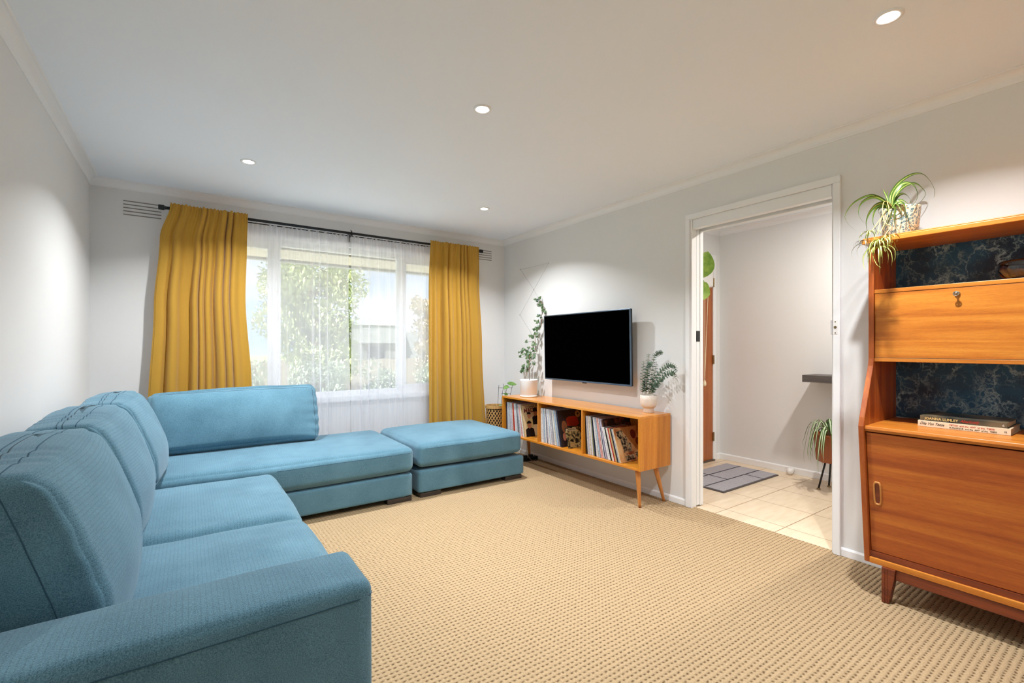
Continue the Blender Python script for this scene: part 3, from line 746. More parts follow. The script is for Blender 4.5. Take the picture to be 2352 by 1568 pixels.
def cloth(name, mat, xl, xr, z1, z0, y0, folds, amp, label, nu=260, nv=46, seed=0, head=0, solid=.002, parent=None, tight=.5, cat='curtain', group=None, topamp=.35, front=0.0):
    """hanging cloth: xl(v), xr(v) side edges, v 0 top .. 1 hem"""
    rnd = random.Random(seed); ph = [rnd.uniform(0, 2 * PI) for _ in range(6)]
    v = []; f = []
    def phase(u, t): return 2 * PI * (folds * u + .55 * math.sin(2 * PI * u * 1.3 + ph[0]) + .28 * math.sin(2 * PI * u * 3.1 + ph[1]) + .10 * t * math.sin(2 * PI * u * 2 + ph[2]))
    for j in range(nv + 1):
        t = (j / nv) ** 1.35
        z = z1 + (z0 - z1) * t
        a = amp * (topamp + (1 - topamp) * min(1, t * 3.0) ** .8) * (1 + .15 * t)
        for i in range(nu + 1):
            u = i / nu; p = phase(u, t)
            s = math.sin(p); s2 = math.copysign(abs(s) ** .75, s)
            env = .65 + .35 * math.sin(2 * PI * u * 2.2 + ph[3])
            y = y0 + a * env * s2 - front * math.exp(-t * 9)
            g = math.exp(-t * 26)
            y += .006 * g * math.sin(2 * PI * folds * 3.3 * u + ph[4])
            L, Rr = xl(t), xr(t)
            x = L + (Rr - L) * u + a * tight * env * math.cos(p) * (1 if .02 < u < .98 else .2)
            zz = z
            if head and t < .0001: zz += .004 * math.sin(2 * PI * folds * 2.7 * u + ph[5])
            v.append((x, y, zz))
    for j in range(nv):
        for i in range(nu): k = j * (nu + 1) + i; f.append((k, k + 1, k + nu + 2, k + nu + 1))
    o = MB().add(v, f).build(name, mat, parent, smooth=True, solid=solid, normals=False)
    return tag(o, label, cat, group)
def interp(pts):
    def g(t):
        for (a, va), (b, vb) in zip(pts, pts[1:]):
            if t <= b: q = (t - a) / (b - a); q = q * q * (3 - 2 * q); return va + (vb - va) * q
        return pts[-1][1]
    return g
cloth('curtain', M['curtain'], interp([(0, -.105), (.12, -.17), (.35, -.205), (.7, -.24), (1, -.27)]), interp([(0, .40), (.12, .395), (.3, .385), (.65, .43), (1, .45)]),
      2.243, .03, ry - .012, 8.2, .046, 'full length mustard yellow curtain gathered at the left of the window', seed=3, head=1, tight=.30, nu=420, solid=0, front=.030)
cloth('curtain', M['curtain'], interp([(0, 2.015), (.2, 2.005), (1, 2.01)]), interp([(0, 2.585), (.12, 2.60), (.5, 2.645), (1, 2.70)]),
      2.243, .03, ry - .012, 7.4, .044, 'full length mustard yellow curtain gathered at the right of the window, behind the ottoman', seed=8, head=1, tight=.32, nu=400, solid=0, front=.030)
cloth('sheer_curtain', M['sheer'], interp([(0, .22), (1, .20)]), interp([(0, 1.226), (.3, 1.222), (.7, 1.238), (1, 1.225)]), 2.205, .04, ry + .042, 9, .015,
      'see-through white sheer curtain over the left half of the window', seed=21, head=0, solid=0, cat='sheer curtain', tight=1.0, nu=560, group='white sheers between the mustard curtains')
cloth('sheer_curtain', M['sheer'], interp([(0, 1.246), (.3, 1.25), (.7, 1.244), (1, 1.262)]), interp([(0, 2.20), (1, 2.20)]), 2.205, .04, ry + .042, 8.4, .015,
      'see-through white sheer curtain over the right half of the window', seed=34, head=0, solid=0, cat='sheer curtain', tight=1.0, nu=560, group='white sheers between the mustard curtains')

# ================================================================== SOFA
FB = M['fabric']
def nz(p, s): return mnoise.noise(Vector(p) * s)
# -- long piece against the left wall
sofa = thing('sofa', (-.08, 2.10, 0), 'blue woven two-seat sofa with a square arm against the left wall', 'sofa')
soft_box('base', (-.085, 2.19, .125), (.93, 2.08, .19), .02, (0, 0, 0), FB, sofa, n=14)
def arm_def(P, p): return p
arm = soft_box('armrest', (-.092, 1.262, .308), (.945, .236, .555), .028, (.004, .006, .012), FB, sofa, n=26, deform=lambda P, p: p + Vector((0, 0, .002 * nz(p, 9))))
def seam_loop(name, pts, parent, r=.0016): return MB().tube(pts, r, 6, cap=True).build(name, M['seam'], parent, smooth=True)
def path(a, b, n=10): return [tuple(a[k] + (b[k] - a[k]) * i / n for k in range(3)) for i in range(n + 1)]
def surf_seam(o, P_, r=.0014):
    return seam_loop('seam', SURF[o.name](P_), o, r)
surf_seam(arm, path((-1, -1, .865), (1, -1, .865), 24) + path((1, -.97, .865), (1, -.80, .865), 3), .0016)
def seat_def(seed, ax=1):
    def d(P, p):
        e = .010 * nz(p + Vector((seed, 0, 0)), 3.2) + .003 * nz(p + Vector((0, seed, 0)), 14)
        # short pulls near the front edge
        w = .0022 * math.sin(p[ax] * 120 + 3 * nz(p, 5)) * max(0, P.x) ** 6 * max(0, P.z)
        return p + Vector((0, 0, (e + w) * max(0, P.z)))
    return d
sc1 = soft_box('seat_cushion', (-.045, 1.80, .325), (.945, .83, .20), .055, (.012, .006, .026), FB, sofa, n=34, deform=seat_def(1.3))
sc2 = soft_box('seat_cushion', (-.045, 2.63, .327), (.935, .83, .20), .055, (.012, .006, .028), FB, sofa, n=34, deform=seat_def(7.9))
for sc, y0_, y1_ in ((sc1, 1.42, 2.18), (sc2, 2.25, 3.01)):
    surf_seam(sc, path((1, -.98, .52), (1, .98, .52), 16), .0018)
for x, y in ((.30, 1.24), (-.45, 1.24), (.30, 3.12), (-.45, 3.12)): MB().box(x - .06, x + .06, y - .03, y + .03, 0, .035).build('foot', M['foot'], sofa, bevel=.002)

# -- corner piece along the window wall, no back
ch = thing('corner_seat', (.42, 3.76, 0), 'long blue corner seat of the sofa under the window, without back', 'sofa')
soft_box('base', (.418, 3.775, .122), (1.97, .91, .176), .02, (0, 0, 0), FB, ch, n=16)
cc = soft_box('seat_cushion', (.418, 3.77, .315), (1.985, .925, .192), .05, (.006, .008, .030), FB, ch, n=40,
              deform=lambda P, p: p + Vector((0, 0, max(0, P.z) * (.008 * nz(p, 2.2) - .004))))
surf_seam(cc, path((.05, -1, .55), (.99, -1, .55), 24), .0014)
for x, y in ((1.30, 3.36), (1.30, 4.17), (-.42, 4.17)): MB().box(x - .095, x + .095, y - .035, y + .035, 0, .036).build('foot', M['foot'], ch, bevel=.002)

# -- ottoman
ot = thing('ottoman', (1.96, 3.77, 0), 'large square blue ottoman at the end of the corner seat by the record console', 'ottoman')
soft_box('base', (1.958, 3.775, .120), (1.005, .885, .172), .020, (0, 0, 0), FB, ot, n=16, deform=lambda P, p: p + Vector((0, 0, -.006 * math.sin(P.x * 2.2) * max(0, P.z) ** 3)))
oc = soft_box('seat_cushion', (1.945, 3.775, .322), (.985, .90, .182), .045, (.008, .008, .030), FB, ot, n=36,
              deform=lambda P, p: p + Vector((0, 0, max(0, P.z) * .006 * nz(p, 3))))
surf_seam(oc, path((-.98, -1, .60), (.98, -1, .60), 20), .0014)
for x, y in ((1.56, 3.375), (2.35, 3.375), (1.56, 4.17), (2.35, 4.17)): MB().box(x - .087, x + .087, y - .035, y + .035, 0, .034).build('foot', M['foot'], ot, bevel=.002)

# -- loose back cushions
def back_cushion(lab, c, size, lean, seed, turn=0, puff=(.016, .003, .022), r=.034, seams=True):
    rot = Matrix(((1, 0, math.tan(lean)), (0, 1, 0), (0, 0, 1)))
    hx, hy, hz = [s_ / 2 for s_ in size]
    def d(P, p):
        q = Vector(p)
        if P.x < 0: q.x = max(q.x, -hx - .004 + .10 * max(0, P.z) ** 3 * 0)
        # fuller low down, rolled over and slimmer at the crown
        q.x += max(0, P.x) * (.014 * (1 - P.y ** 2) - .020 * max(0, P.z) ** 4 - .062 * max(0, -P.z - .25) ** 1.3 - .018)
        if P.x < 0: q.x += .030 * max(0, P.z) ** 3
        cp = (abs(P.y) ** 8) * (abs(P.z) ** 8); q.x *= 1 - .15 * cp
        # creases pulled across the crown, behind the front seam
        u = (q.y / hy)
        fold = sum(a * math.exp(-((u - u0) / w) ** 2) for a, u0, w in ((-.006, -.66, .050), (-.007, -.48, .045), (-.005, -.28, .055), (-.004, .55, .06)))
        q.z += max(0, P.z) ** 6 * (fold * (1 - max(0, P.x) ** 4) + .008 * nz(p + Vector((seed, 0, 0)), 4))
        q.x += max(0, P.x) * (.010 * nz(p + Vector((0, seed, 0)), 3.0))
        side = abs(P.y) ** 10
        q.x += max(0, P.x) * side * .0015 * math.sin(P.z * hz * 70 + seed)
        return q
    o = soft_box('back_cushion', c, size, r, puff, FB, None, n=64, rot=rot, deform=d)
    tag(o, lab, 'cushion', 'loose blue back cushions of the corner sofa')
    if seams:
        surf_seam(o, path((.30, -1, -.95), (.30, -1, .97), 14), .0013)
        surf_seam(o, path((.42, -.97, 1), (.42, .97, 1), 70), .0016)
        surf_seam(o, path((-.30, -.97, 1), (-.30, .97, 1), 70), .0016)
    return o
back_cushion('nearest blue back cushion, leaning on the left wall behind the square arm', (-.305, 1.808, .655), (.30, .765, .455), R(-17), 1.0)
back_cushion('middle blue back cushion of the three along the left wall', (-.300, 2.610, .655), (.29, .72, .455), R(-17), 4.0)
back_cushion('corner blue back cushion, farthest of the three along the left wall', (-.275, 3.47, .655), (.27, .78, .45), R(-20), 8.2)

# -- the long cushion by the window
def long_def(P, p):
    q = Vector(p)
    top = max(0, P.z) ** 6; q.z += top * (.006 * nz(p, 6) + .012 * (P.x * .8 - .1))
    if P.x > 0:
        s_ = P.x ** 7; q.y += -max(0, -P.y) * .004 * math.sin(P.z * 19 + 1) * math.exp(-(1 - P.x) * 9)
        q.x += s_ * .0022 * math.sin(P.z * 17)
    q.y += -max(0, -P.y) * .016 * nz(p, 2.5)
    q.y *= 1 - .45 * max(0, P.z) ** 3 - .25 * (abs(P.x) ** 8)
    return q
rotL = Matrix.Rotation(R(-19), 3, 'X')
lc = soft_box('back_cushion', (.315, 3.985, .640), (1.07, .17, .44), .045, (.012, .05, .012), FB, None, n=60, rot=rotL, deform=long_def)
tag(lc, 'long blue cushion leaning by the window on the corner seat', 'cushion', 'loose blue back cushions of the corner sofa')
surf_seam(lc, path((-.98, -1, .88), (.98, -1, .88), 20), .0015)
surf_seam(lc, path((.955, -1, .88), (.955, -1, -.95), 14), .0015)

# ================================================================== RECORD CONSOLE
CX0, CX1, CY0, CY1, CZ0, CZ1, TH = 2.635, 2.982, 2.184, 3.950, .276, .667, .018
con = thing('record_console', (2.81, 3.07, 0), 'low honey coloured record console on splayed legs under the television', 'cabinet')
MB().box(CX0, CX1, CY0, CY1, CZ1 - TH, CZ1).build('top_panel', M['oak'], con, bevel=.0015)
MB().box(CX0, CX1, CY0 + TH, CY1 - TH, CZ0, CZ0 + TH).build('bottom_panel', M['oak'], con, bevel=.0015)
for a in (CY0, CY1 - TH): MB().box(CX0, CX1, a, a + TH, CZ0, CZ1 - TH).build('side_panel', M['oakv'], con, bevel=.0015)
for a in (2.772, 3.352): MB().box(CX0 + .001, CX1 - .008, a, a + .015, CZ0 + TH, CZ1 - TH).build('divider', M['oakv'], con, bevel=.001)
MB().box(CX1 - .008, CX1 - .002, CY0 + TH, CY1 - TH, CZ0 + TH, CZ1 - TH).build('back_panel', M['oakv'], con)
for (tx, ty), (bx, by) in (((2.678, 2.240), (2.690, 2.232)), ((2.868, 2.235), (2.952, 2.220)), ((2.700, 3.87), (2.690, 3.90)), ((2.905, 3.87), (2.952, 3.90))):
    m = MB(); n = 10
    m.tube([Vector((tx, ty, CZ0)).lerp(Vector((bx, by, .0)), k / n) for k in range(n + 1)], [.0205 - .0105 * k / n for k in range(n + 1)], 20)
    m.build('leg', M['oakleg'], con, smooth=True)

# records, one by one
sleeve_cols = {
    'white': srgb(222, 220, 220), 'cream': srgb(214, 204, 182), 'light grey': srgb(172, 172, 178), 'lilac': srgb(196, 190, 210), 'pale blue': srgb(170, 192, 214),
    'bright blue': srgb(60, 118, 170), 'navy': srgb(34, 42, 66), 'black': srgb(24, 24, 28), 'red': srgb(184, 46, 32), 'pink': srgb(216, 160, 156),
    'dark grey': srgb(84, 86, 94), 'olive': srgb(150, 150, 84), 'tan': srgb(196, 160, 112), 'brown': srgb(110, 78, 58)}
SM = {}
def sleeve_mat(k):
    if k not in SM:
        q = NT('sleeve_' + k.replace(' ', '_')); q.set(Roughness=.45); c = q.coord((1, 6, 1)); f = q.noise(c, 60, 3, .7)
        col = sleeve_cols[k]; q.l(q.ramp(f, [(.38, tuple(v * .62 for v in col[:3]) + (1,)), (.52, col)]), q.p.inputs['Base Color']); SM[k] = q.m
    return SM[k]
zb = CZ0 + TH
def sleeve(col, y, tilt, t=.005, s=.312, x=2.662, name='record_sleeve', label=None, group=None, mat=None):
    """square cardboard sleeve: foot edge at y, top tipped towards the window by tilt"""
    m = MB(); ca, sa = math.cos(tilt), math.sin(tilt)
    def Pt(x_, a, b): return (x_, y + a * ca + b * sa, zb - a * sa + b * ca)
    # keep the lowest corner on the shelf
    lift = t * sa
    v = [Pt(xx, a, b) for b in (0, s) for xx, a in ((x, 0), (x + s, 0), (x + s, t), (x, t))]
    v = [(p[0], p[1], p[2] + lift + .0004) for p in v]
    m.add(v, [(0, 3, 2, 1), (4, 5, 6, 7), (0, 1, 5, 4), (1, 2, 6, 5), (2, 3, 7, 6), (3, 0, 4, 7)])
    o = m.build(name, mat or sleeve_mat(col), bevel=min(.0008, t * .2), seg=1)
    return tag(o, label, 'record', group)
def stack(y_from, y_to, tilt0, tilt1, cols, place, rnd, s=.312, x=2.662):
    y = y_from; T = [rnd.uniform(.0045, .0085) for _ in range(200)]
    total = 0; n = 0; span = y_from - y_to
    need = s * (math.tan(tilt1) - math.tan(tilt0))
    while total + T[n] + .0012 < span - need and n < 180: total += T[n] + .0012; n += 1
    made = []
    for i in range(n):
        a = tilt0 + (tilt1 - tilt0) * (i / max(1, n - 1)) ** 1.2
        aprev = tilt0 + (tilt1 - tilt0) * (max(0, i - 1) / max(1, n - 1)) ** 1.2
        y -= T[i] / math.cos(a) + .0012 + s * (math.tan(a) - math.tan(aprev))
        k = cols[int(i / n * len(cols)) % len(cols)] if rnd.random() < .72 else rnd.choice(['white', 'light grey', 'lilac', 'white'])
        made.append((sleeve(k, y, a, T[i], s - rnd.uniform(0, .005), x + rnd.uniform(-.003, .006)), k))
    for i, (o, k) in enumerate(made):
        lk = made[i - 1][1] if i else 'wood'; rk = made[i + 1][1] if i + 1 < len(made) else 'cover'
        part_ = ['left', 'middle', 'right'][min(2, i * 3 // len(made))]
        tag(o, f'{k} record spine between {lk} and {rk}, {part_} of {place}', 'record', f'thin record sleeves standing in the {place} of the console')
    return y
rnd = random.Random(77)
yl = stack(CY1 - TH - .022, 3.606, R(1), R(12), ['navy', 'white', 'pale blue', 'light grey', 'white', 'lilac', 'cream', 'red', 'white', 'lilac', 'light grey', 'dark grey', 'light grey', 'white', 'pink', 'white'], 'left compartment', rnd)
ym = stack(3.352 - .004, 3.060, R(2.5), R(12.5), ['cream', 'white', 'light grey', 'pale blue', 'white', 'navy', 'bright blue', 'pale blue', 'white', 'light grey', 'white', 'cream', 'pale blue', 'light grey', 'navy'], 'middle compartment', rnd)
yr = stack(2.772 - .012, 2.505, R(4), R(14), ['black', 'white', 'light grey', 'cream', 'lilac', 'olive', 'dark grey', 'navy', 'white', 'white', 'pale blue', 'light grey', 'pink', 'white', 'navy', 'lilac', 'brown'], 'right compartment', rnd)
yr2 = stack(yr - .002, 2.385, R(16), R(18), ['white', 'black', 'cream', 'red', 'tan', 'dark grey', 'black', 'cream'], 'shorter row, right compartment', rnd, s=.255, x=2.655)

# sleeves that show their fronts
def face_frame(y, tilt, t, s, x):
    ca, sa = math.cos(tilt), math.sin(tilt); lift = t * sa + .0004
    O = Vector((x, y, zb + lift)); U = Vector((1, 0, 0)); V = Vector((0, sa, ca)); Nn = Vector((0, -ca, sa))
    return O, U, V, Nn
def patch(name, mat, parent, fr, pts, h=.0006):
    O, U, V, Nn = fr; n = len(pts)
    b = [O + U * p[0] + V * p[1] + Nn * .0002 for p in pts]; t_ = [q + Nn * h for q in b]
    return MB().add(b + t_, [tuple(range(n)), tuple(range(n, 2 * n))] + [(i, (i + 1) % n, n + (i + 1) % n, n + i) for i in range(n)]).build(name, mat, parent)
def oval(cx, cy, a, b, n=20, a0=0, a1=2 * PI): return [(cx + a * math.cos(a0 + (a1 - a0) * k / n), cy + b * math.sin(a0 + (a1 - a0) * k / n)) for k in range(n if abs(a1 - a0 - 2 * PI) < .01 else n + 1)]
ink = plain('print_black', srgb(26, 22, 22), .4); skin = plain('print_skin', srgb(186, 128, 92), .45); inkred = plain('print_maroon', srgb(120, 52, 44), .4)
cream = plain('print_cream', srgb(214, 192, 150), .4); pred = plain('print_red', srgb(170, 48, 30), .4); gold = plain('print_gold', srgb(176, 140, 84), .4)
# left: beige compilation sleeve with three figures
y = yl - .012; tl = R(13); c1 = sleeve('cream', y, tl, .006, .312, 2.660, label='beige record sleeve with three dark-haired figures at the front of the left compartment', mat=cream)
f1 = face_frame(y, tl, .006, .312, 2.660)
for (cx_, cy_, k, hat) in ((.085, .205, 1.0, 0), (.165, .225, 1.0, 1), (.075, .115, 1.15, 0)):
    pz = patch('figure_suit', ink if (hat or cy_ < .15) else plain('print_shirt', srgb(206, 182, 120), .4), c1, f1, [(cx_ - .045 * k, cy_ - .115 * k), (cx_ + .048 * k, cy_ - .115 * k), (cx_ + .044 * k, cy_ - .045), (cx_ + .012, cy_ - .025), (cx_ - .012, cy_ - .025), (cx_ - .042 * k, cy_ - .045)], .0005)
    patch('figure_face', skin, c1, f1, oval(cx_, cy_ - .004, .021 * k, .030 * k), .0009)
    patch('figure_hair', ink, c1, f1, oval(cx_, cy_ + .010, .024 * k, .024 * k, 14, 0, PI), .0012)
    if hat: patch('figure_hat', ink, c1, f1, [(cx_ - .034, cy_ + .016), (cx_ + .034, cy_ + .016), (cx_ + .022, cy_ + .022), (cx_ + .020, cy_ + .044), (cx_, cy_ + .050), (cx_ - .020, cy_ + .044), (cx_ - .022, cy_ + .022)], .0014)
for k_ in (0, 1): patch('sleeve_border', ink, c1, f1, [(.004, .305), (.308, .305), (.308, .308), (.004, .308)] if k_ else [(.003, .004), (.006, .004), (.006, .308), (.003, .308)], .0004)
O, U, V, Nn = f1
text_mesh('title_text', 'COMPLETE', .036, ink, c1, O + U * .055 + V * .272 + Nn * .0009, U, V)
text_mesh('title_text', 'MADNESS', .056, inkred, c1, O + U * .028 + V * .233 + Nn * .0009, U, V, offset=.0012)
# middle: dark sleeve with a red armchair shape and a round gold sticker
y = ym - .012; tl = R(13); c2_ = sleeve('black', y, tl, .005, .312, 2.660, label='dark record sleeve with a red armchair picture and round sticker in the middle compartment', mat=plain('print_dark', srgb(48, 38, 38), .35))
f2 = face_frame(y, tl, .005, .312, 2.660)
patch('picture_seat', pred, c2_, f2, [(.095, .175), (.20, .165), (.235, .185), (.225, .245), (.19, .258), (.12, .255), (.09, .238)], .0005)
for a_ in ((.03, .17, .055), (.255, .165, .06)):
    patch('picture_arm', plain('print_rust', srgb(150, 92, 58), .4), c2_, f2, oval(a_[0] + .03, a_[1], .032, a_[2]), .0006)
patch('picture_leg', plain('print_pinkish', srgb(196, 122, 96), .4), c2_, f2, oval(.045, .085, .018, .034), .0006)
patch('picture_strip', pred, c2_, f2, [(.20, .085), (.30, .080), (.30, .115), (.20, .12)], .0006)
sk = patch('sticker', gold, c2_, f2, oval(.235, .272, .030, .030, 28), .0009)
patch('sticker_emblem', ink, sk, f2, oval(.235, .275, .011, .011, 10), .0013)
# small single in front of it
y = 2.972; tl = R(17); c3 = sleeve('tan', y, tl, .004, .178, 2.668, name='small_record_sleeve', label='small black and yellow photo record sleeve leaning in the middle compartment', mat=m_photo_grid('print_yellow_photo', srgb(26, 24, 22), srgb(120, 104, 66), srgb(206, 184, 124)))
f3 = face_frame(y, tl, .004, .178, 2.668); O, U, V, Nn = f3
patch('title_band', cream, c3, f3, [(.010, .148), (.120, .146), (.120, .168), (.010, .170)], .0005)
text_mesh('title_text', 'CARNIVAL', .022, ink, c3, O + U * .013 + V * .151 + Nn * .0009, U, V, offset=.0006)
patch('picture_block', plain('print_ochre', srgb(170, 144, 90), .4), c3, f3, [(.02, .01), (.075, .006), (.088, .045), (.03, .06)], .0006)
# right: dark sleeve behind, tan collage sleeve in front
y = yr - .004; c4 = sleeve('black', 2.498, R(14.5), .004, .312, 2.668, label='dark record sleeve with dim red photo behind the tan collage sleeve', mat=m_photo_grid('print_dark_photo', srgb(28, 22, 24), srgb(48, 36, 36), srgb(150, 84, 60), 16))
y = yr2 - .010; tl = R(18.5); c5 = sleeve('tan', y, tl, .006, .262, 2.655, label='tan record sleeve with a collage of photos in the right compartment', mat=m_photo_grid('print_tan_wash', srgb(150, 92, 56), srgb(206, 158, 104), srgb(214, 176, 126), 9))
f5 = face_frame(y, tl, .006, .262, 2.655); bw = m_photo_grid('print_bw', srgb(30, 28, 26), srgb(96, 88, 74), srgb(206, 188, 150), 60)
for (a, b, c_, d_) in ((.02, .175, .085, .235), (.05, .125, .12, .185), (.055, .072, .10, .128), (.106, .07, .15, .135), (.06, .008, .16, .045), (.175, .02, .235, .06)):
    patch('collage_photo', bw, c5, f5, [(a, b), (c_, b + .006), (c_, d_ + .006), (a, d_)], .0006)
for cc_ in ((.20, .20, .03), (.235, .14, .025)): patch('collage_face', inkred, c5, f5, oval(cc_[0], cc_[1], cc_[2], cc_[2] * 1.2), .0007)
O, U, V, Nn = f5
text_mesh('title_text', 'SINGLES', .018, inkred, c5, O + U * .075 + V * .053 + Nn * .0009, U, V)

# ================================================================== TELEVISION
tv = thing('television', (2.95, 3.035, 1.16), 'flat black television on the right wall above the console', 'television')
TY0, TY1, TZ0, TZ1 = 2.490, 3.582, .848, 1.472
def tvx(z): return 2.885 + (1.472 - z) / .624 * .014
mm = MB(); bz = .011
def tvbox(m, y0, y1, z0, z1, d0, d1, mi=0):
    v = [(tvx(z) + d, yy, z) for z in (z0, z1) for yy, d in ((y0, d0), (y1, d0), (y1, d1), (y0, d1))]
    return m.add(v, [(0, 3, 2, 1), (4, 5, 6, 7), (0, 1, 5, 4), (1, 2, 6, 5), (2, 3, 7, 6), (3, 0, 4, 7)], mi=mi)
bzl = MB(); tvbox(bzl, TY0, TY0 + bz, TZ0, TZ1, 0, .012); tvbox(bzl, TY1 - bz * .6, TY1, TZ0, TZ1, 0, .012); tvbox(bzl, TY0 + bz, TY1 - bz * .6, TZ0, TZ0 + .014, 0, .012); tvbox(bzl, TY0 + bz, TY1 - bz * .6, TZ1 - .009, TZ1, 0, .012)
bzl.build('bezel', M['bezel'], tv, bevel=.0015)
tvbox(MB(), TY0 + bz * .9, TY1 - bz * .5, TZ0 + .013, TZ1 - .008, .002, .010).build('screen', M['screen'], tv)
tvbox(MB(), TY0 + .001, TY1 - .001, TZ0 + .001, TZ1 - .001, .012, .028).build('housing', M['blackp'], tv, bevel=.004)
tvbox(MB(), TY0 + .18, TY1 - .18, TZ0 + .04, TZ0 + .40, .028, .055).build('rear_box', M['blackp'], tv, bevel=.01)
tvbox(MB(), 3.005, 3.055, TZ0 - .008, TZ0 + .003, .002, .012).build('sensor', M['blackp'], tv, bevel=.002)
MB().box(2.945, 2.999, 2.86, 3.20, 1.05, 1.28).build('wall_bracket', M['blackp'], tv, bevel=.003)

# power board on the carpet under the console
pb = thing('power_board', (2.90, 3.82, 0), 'black power board on the carpet under the far end of the console', 'power board')
MB().box(2.70, 2.975, 3.79, 3.845, 0, .035).build('body', M['blackp'], pb, bevel=.004)
m = MB()
for k in range(3): m.box(2.74 + k * .07, 2.78 + k * .07, 3.80, 3.835, .035, .058)
m.build('plugs', M['blackp'], pb, bevel=.004)
MB().tube([(2.85, 3.80, .045), (2.83, 3.76, .05), (2.86, 3.74, .012), (2.92, 3.75, .006), (2.97, 3.78, .006)], .0035, 8).build('cable', M['brown'], pb, smooth=True)
# ================================================================== TEAK HIGHBOARD
hb = thing('highboard', (2.80, .22, 0), 'tall teak highboard with marble-patterned back and drop flap, right of the doorway', 'cabinet')
HY0, HY1, HB, TS = -.42, .845, 2.985, .022
prof = [(2.668, 1.652), (2.668, 1.11), (2.660, 1.075), (2.556, .842), (2.543, .80), (2.546, .76), (2.618, .158), (HB, .158), (HB, 1.652)]
def front_x(z):
    pts = sorted(prof[:7], key=lambda p: p[1])
    for (xa, za), (xb, zb_) in zip(pts, pts[1:]):
        if za <= z <= zb_: return xa + (xb - xa) * (z - za) / (zb_ - za)
    return pts[0][0] if z < pts[0][1] else pts[-1][0]
for a in (HY1 - TS, HY0): MB().prism(prof, 'y', a, a + TS).build('side_panel', M['teakv'], hb, bevel=.003)
iy0, iy1 = HY0 + TS, HY1 - TS
tp = MB().box(2.650, HB, HY0 - .022, HY1 + .022, 1.655, 1.677).box(2.656, HB, HY0 - .018, HY1 + .018, 1.677, 1.684)
tp.build('top_board', M['teak2'], hb, bevel=.004, seg=3)
MB().box(2.676, HB - .012, iy0, iy1, 1.418, 1.436).build('shelf', M['teak2'], hb, bevel=.0015)
MB().box(2.674, HB - .012, iy0, iy1, 1.096, 1.113).build('shelf', M['teak2'], hb, bevel=.0015)
fl_ = MB().box(2.678, 2.696, iy0 + .0015, iy1 - .0015, 1.1145, 1.4165).build('drop_flap', M['teak2'], hb, bevel=.001)
MB().box(2.6745, 2.680, iy0 + .003, iy1 - .003, 1.1125, 1.1150).build('piano_hinge', M['brass'], hb)
ky, kz = .533, 1.392
MB().tube([(2.679, ky, kz), (2.671, ky, kz)], .0095, 20).build('lock', M['brass'], fl_, bevel=.001)
k_ = MB().tube([(2.672, ky, kz), (2.652, ky, kz)], .0035, 10)
k_.tube([(2.654, ky + .0085 * math.sin(a), kz + .0085 * math.cos(a) - .002) for a in [2 * PI * i / 16 for i in range(17)]], .0022, 8, cap=False)
k_.build('key', M['chrome'], fl_, smooth=True)
MB().box(HB - .012, HB - .004, iy0, iy1, 1.436, 1.655).box(HB - .012, HB - .004, iy0, iy1, .81, 1.096).build('marble_back', M['marble'], hb)
MB().box(2.70, HB - .004, iy0, iy1, 1.113, 1.418).box(2.665, HB - .006, iy0 + .001, iy1 - .001, .205, .770).build('carcass', M['teakv'], hb)
wt_ = MB().prism([(2.556, .778), (2.552, .790), (2.556, .803), (2.70, .806), (HB - .006, .806), (HB - .006, .774), (2.60, .774)], 'y', iy0, iy1)
wt_.build('worktop', M['teak2'], hb, bevel=.0025)
def door_poly(dx, z0, z1, th):
    return [(front_x(z0) + dx, z0), (front_x(z1) + dx, z1), (front_x(z1) + dx + th, z1), (front_x(z0) + dx + th, z0)]
ym_ = (iy0 + iy1) / 2
d1 = MB().prism(door_poly(.020, .214, .772, .014), 'y', ym_ - .02, iy1 - .002).build('sliding_door', M['teak'], hb, bevel=.0015)
MB().prism(door_poly(.036, .214, .772, .004), 'y', iy0 + .002, ym_ + .02).build('sliding_door', M['teak'], hb)
def ring_handle(yc, zc, hw, hh, par):
    n = 40; m = MB(); pts_o = []; 
    def sup(a, w, h_): c, s = math.cos(a), math.sin(a); return (math.copysign(abs(c) ** .62, c) * w, math.copysign(abs(s) ** .42, s) * h_)
    v = []; 
    for k in range(n):
        a = 2 * PI * k / n
        for (w, h_, d) in ((hw, hh, .000), (hw - .001, hh - .001, -.005), (hw - .005, hh - .006, -.006), (hw - .0075, hh - .009, -.003), (hw - .0080, hh - .010, .010)):
            q = sup(a, w, h_); z = zc + q[1]; v.append((front_x(z) + .020 + d, yc + q[0], z))
    f = []
    for k in range(n):
        for j in range(4): a, b = k * 5 + j, ((k + 1) % n) * 5 + j; f.append((a, b, b + 1, a + 1))
    h = m.add(v, f).build('handle', M['oakleg'], par, smooth=True)
    rec = MB(); w, h2 = hw - .0078, hh - .0095
    rec.add([(front_x(zc + sup(2 * PI * k / n, w, h2)[1]) + .0192, yc + sup(2 * PI * k / n, w, h2)[0], zc + sup(2 * PI * k / n, w, h2)[1]) for k in range(n)], [tuple(range(n))])
    rec.build('finger_recess', M['teakd'], h, normals=False)
ring_handle(.787, .492, .0165, .056, d1); ring_handle(-.33, .492, .0165, .056, d1)
MB().box(front_x(.2) - .001, HB - .01, iy0, iy1, .160, .186).build('bottom_board', M['teak2'], hb, bevel=.002)
MB().box(front_x(.2) + .010, HB - .01, iy0, iy1, .186, .212).build('door_track', M['teakd'], hb)
LX0 = 2.602
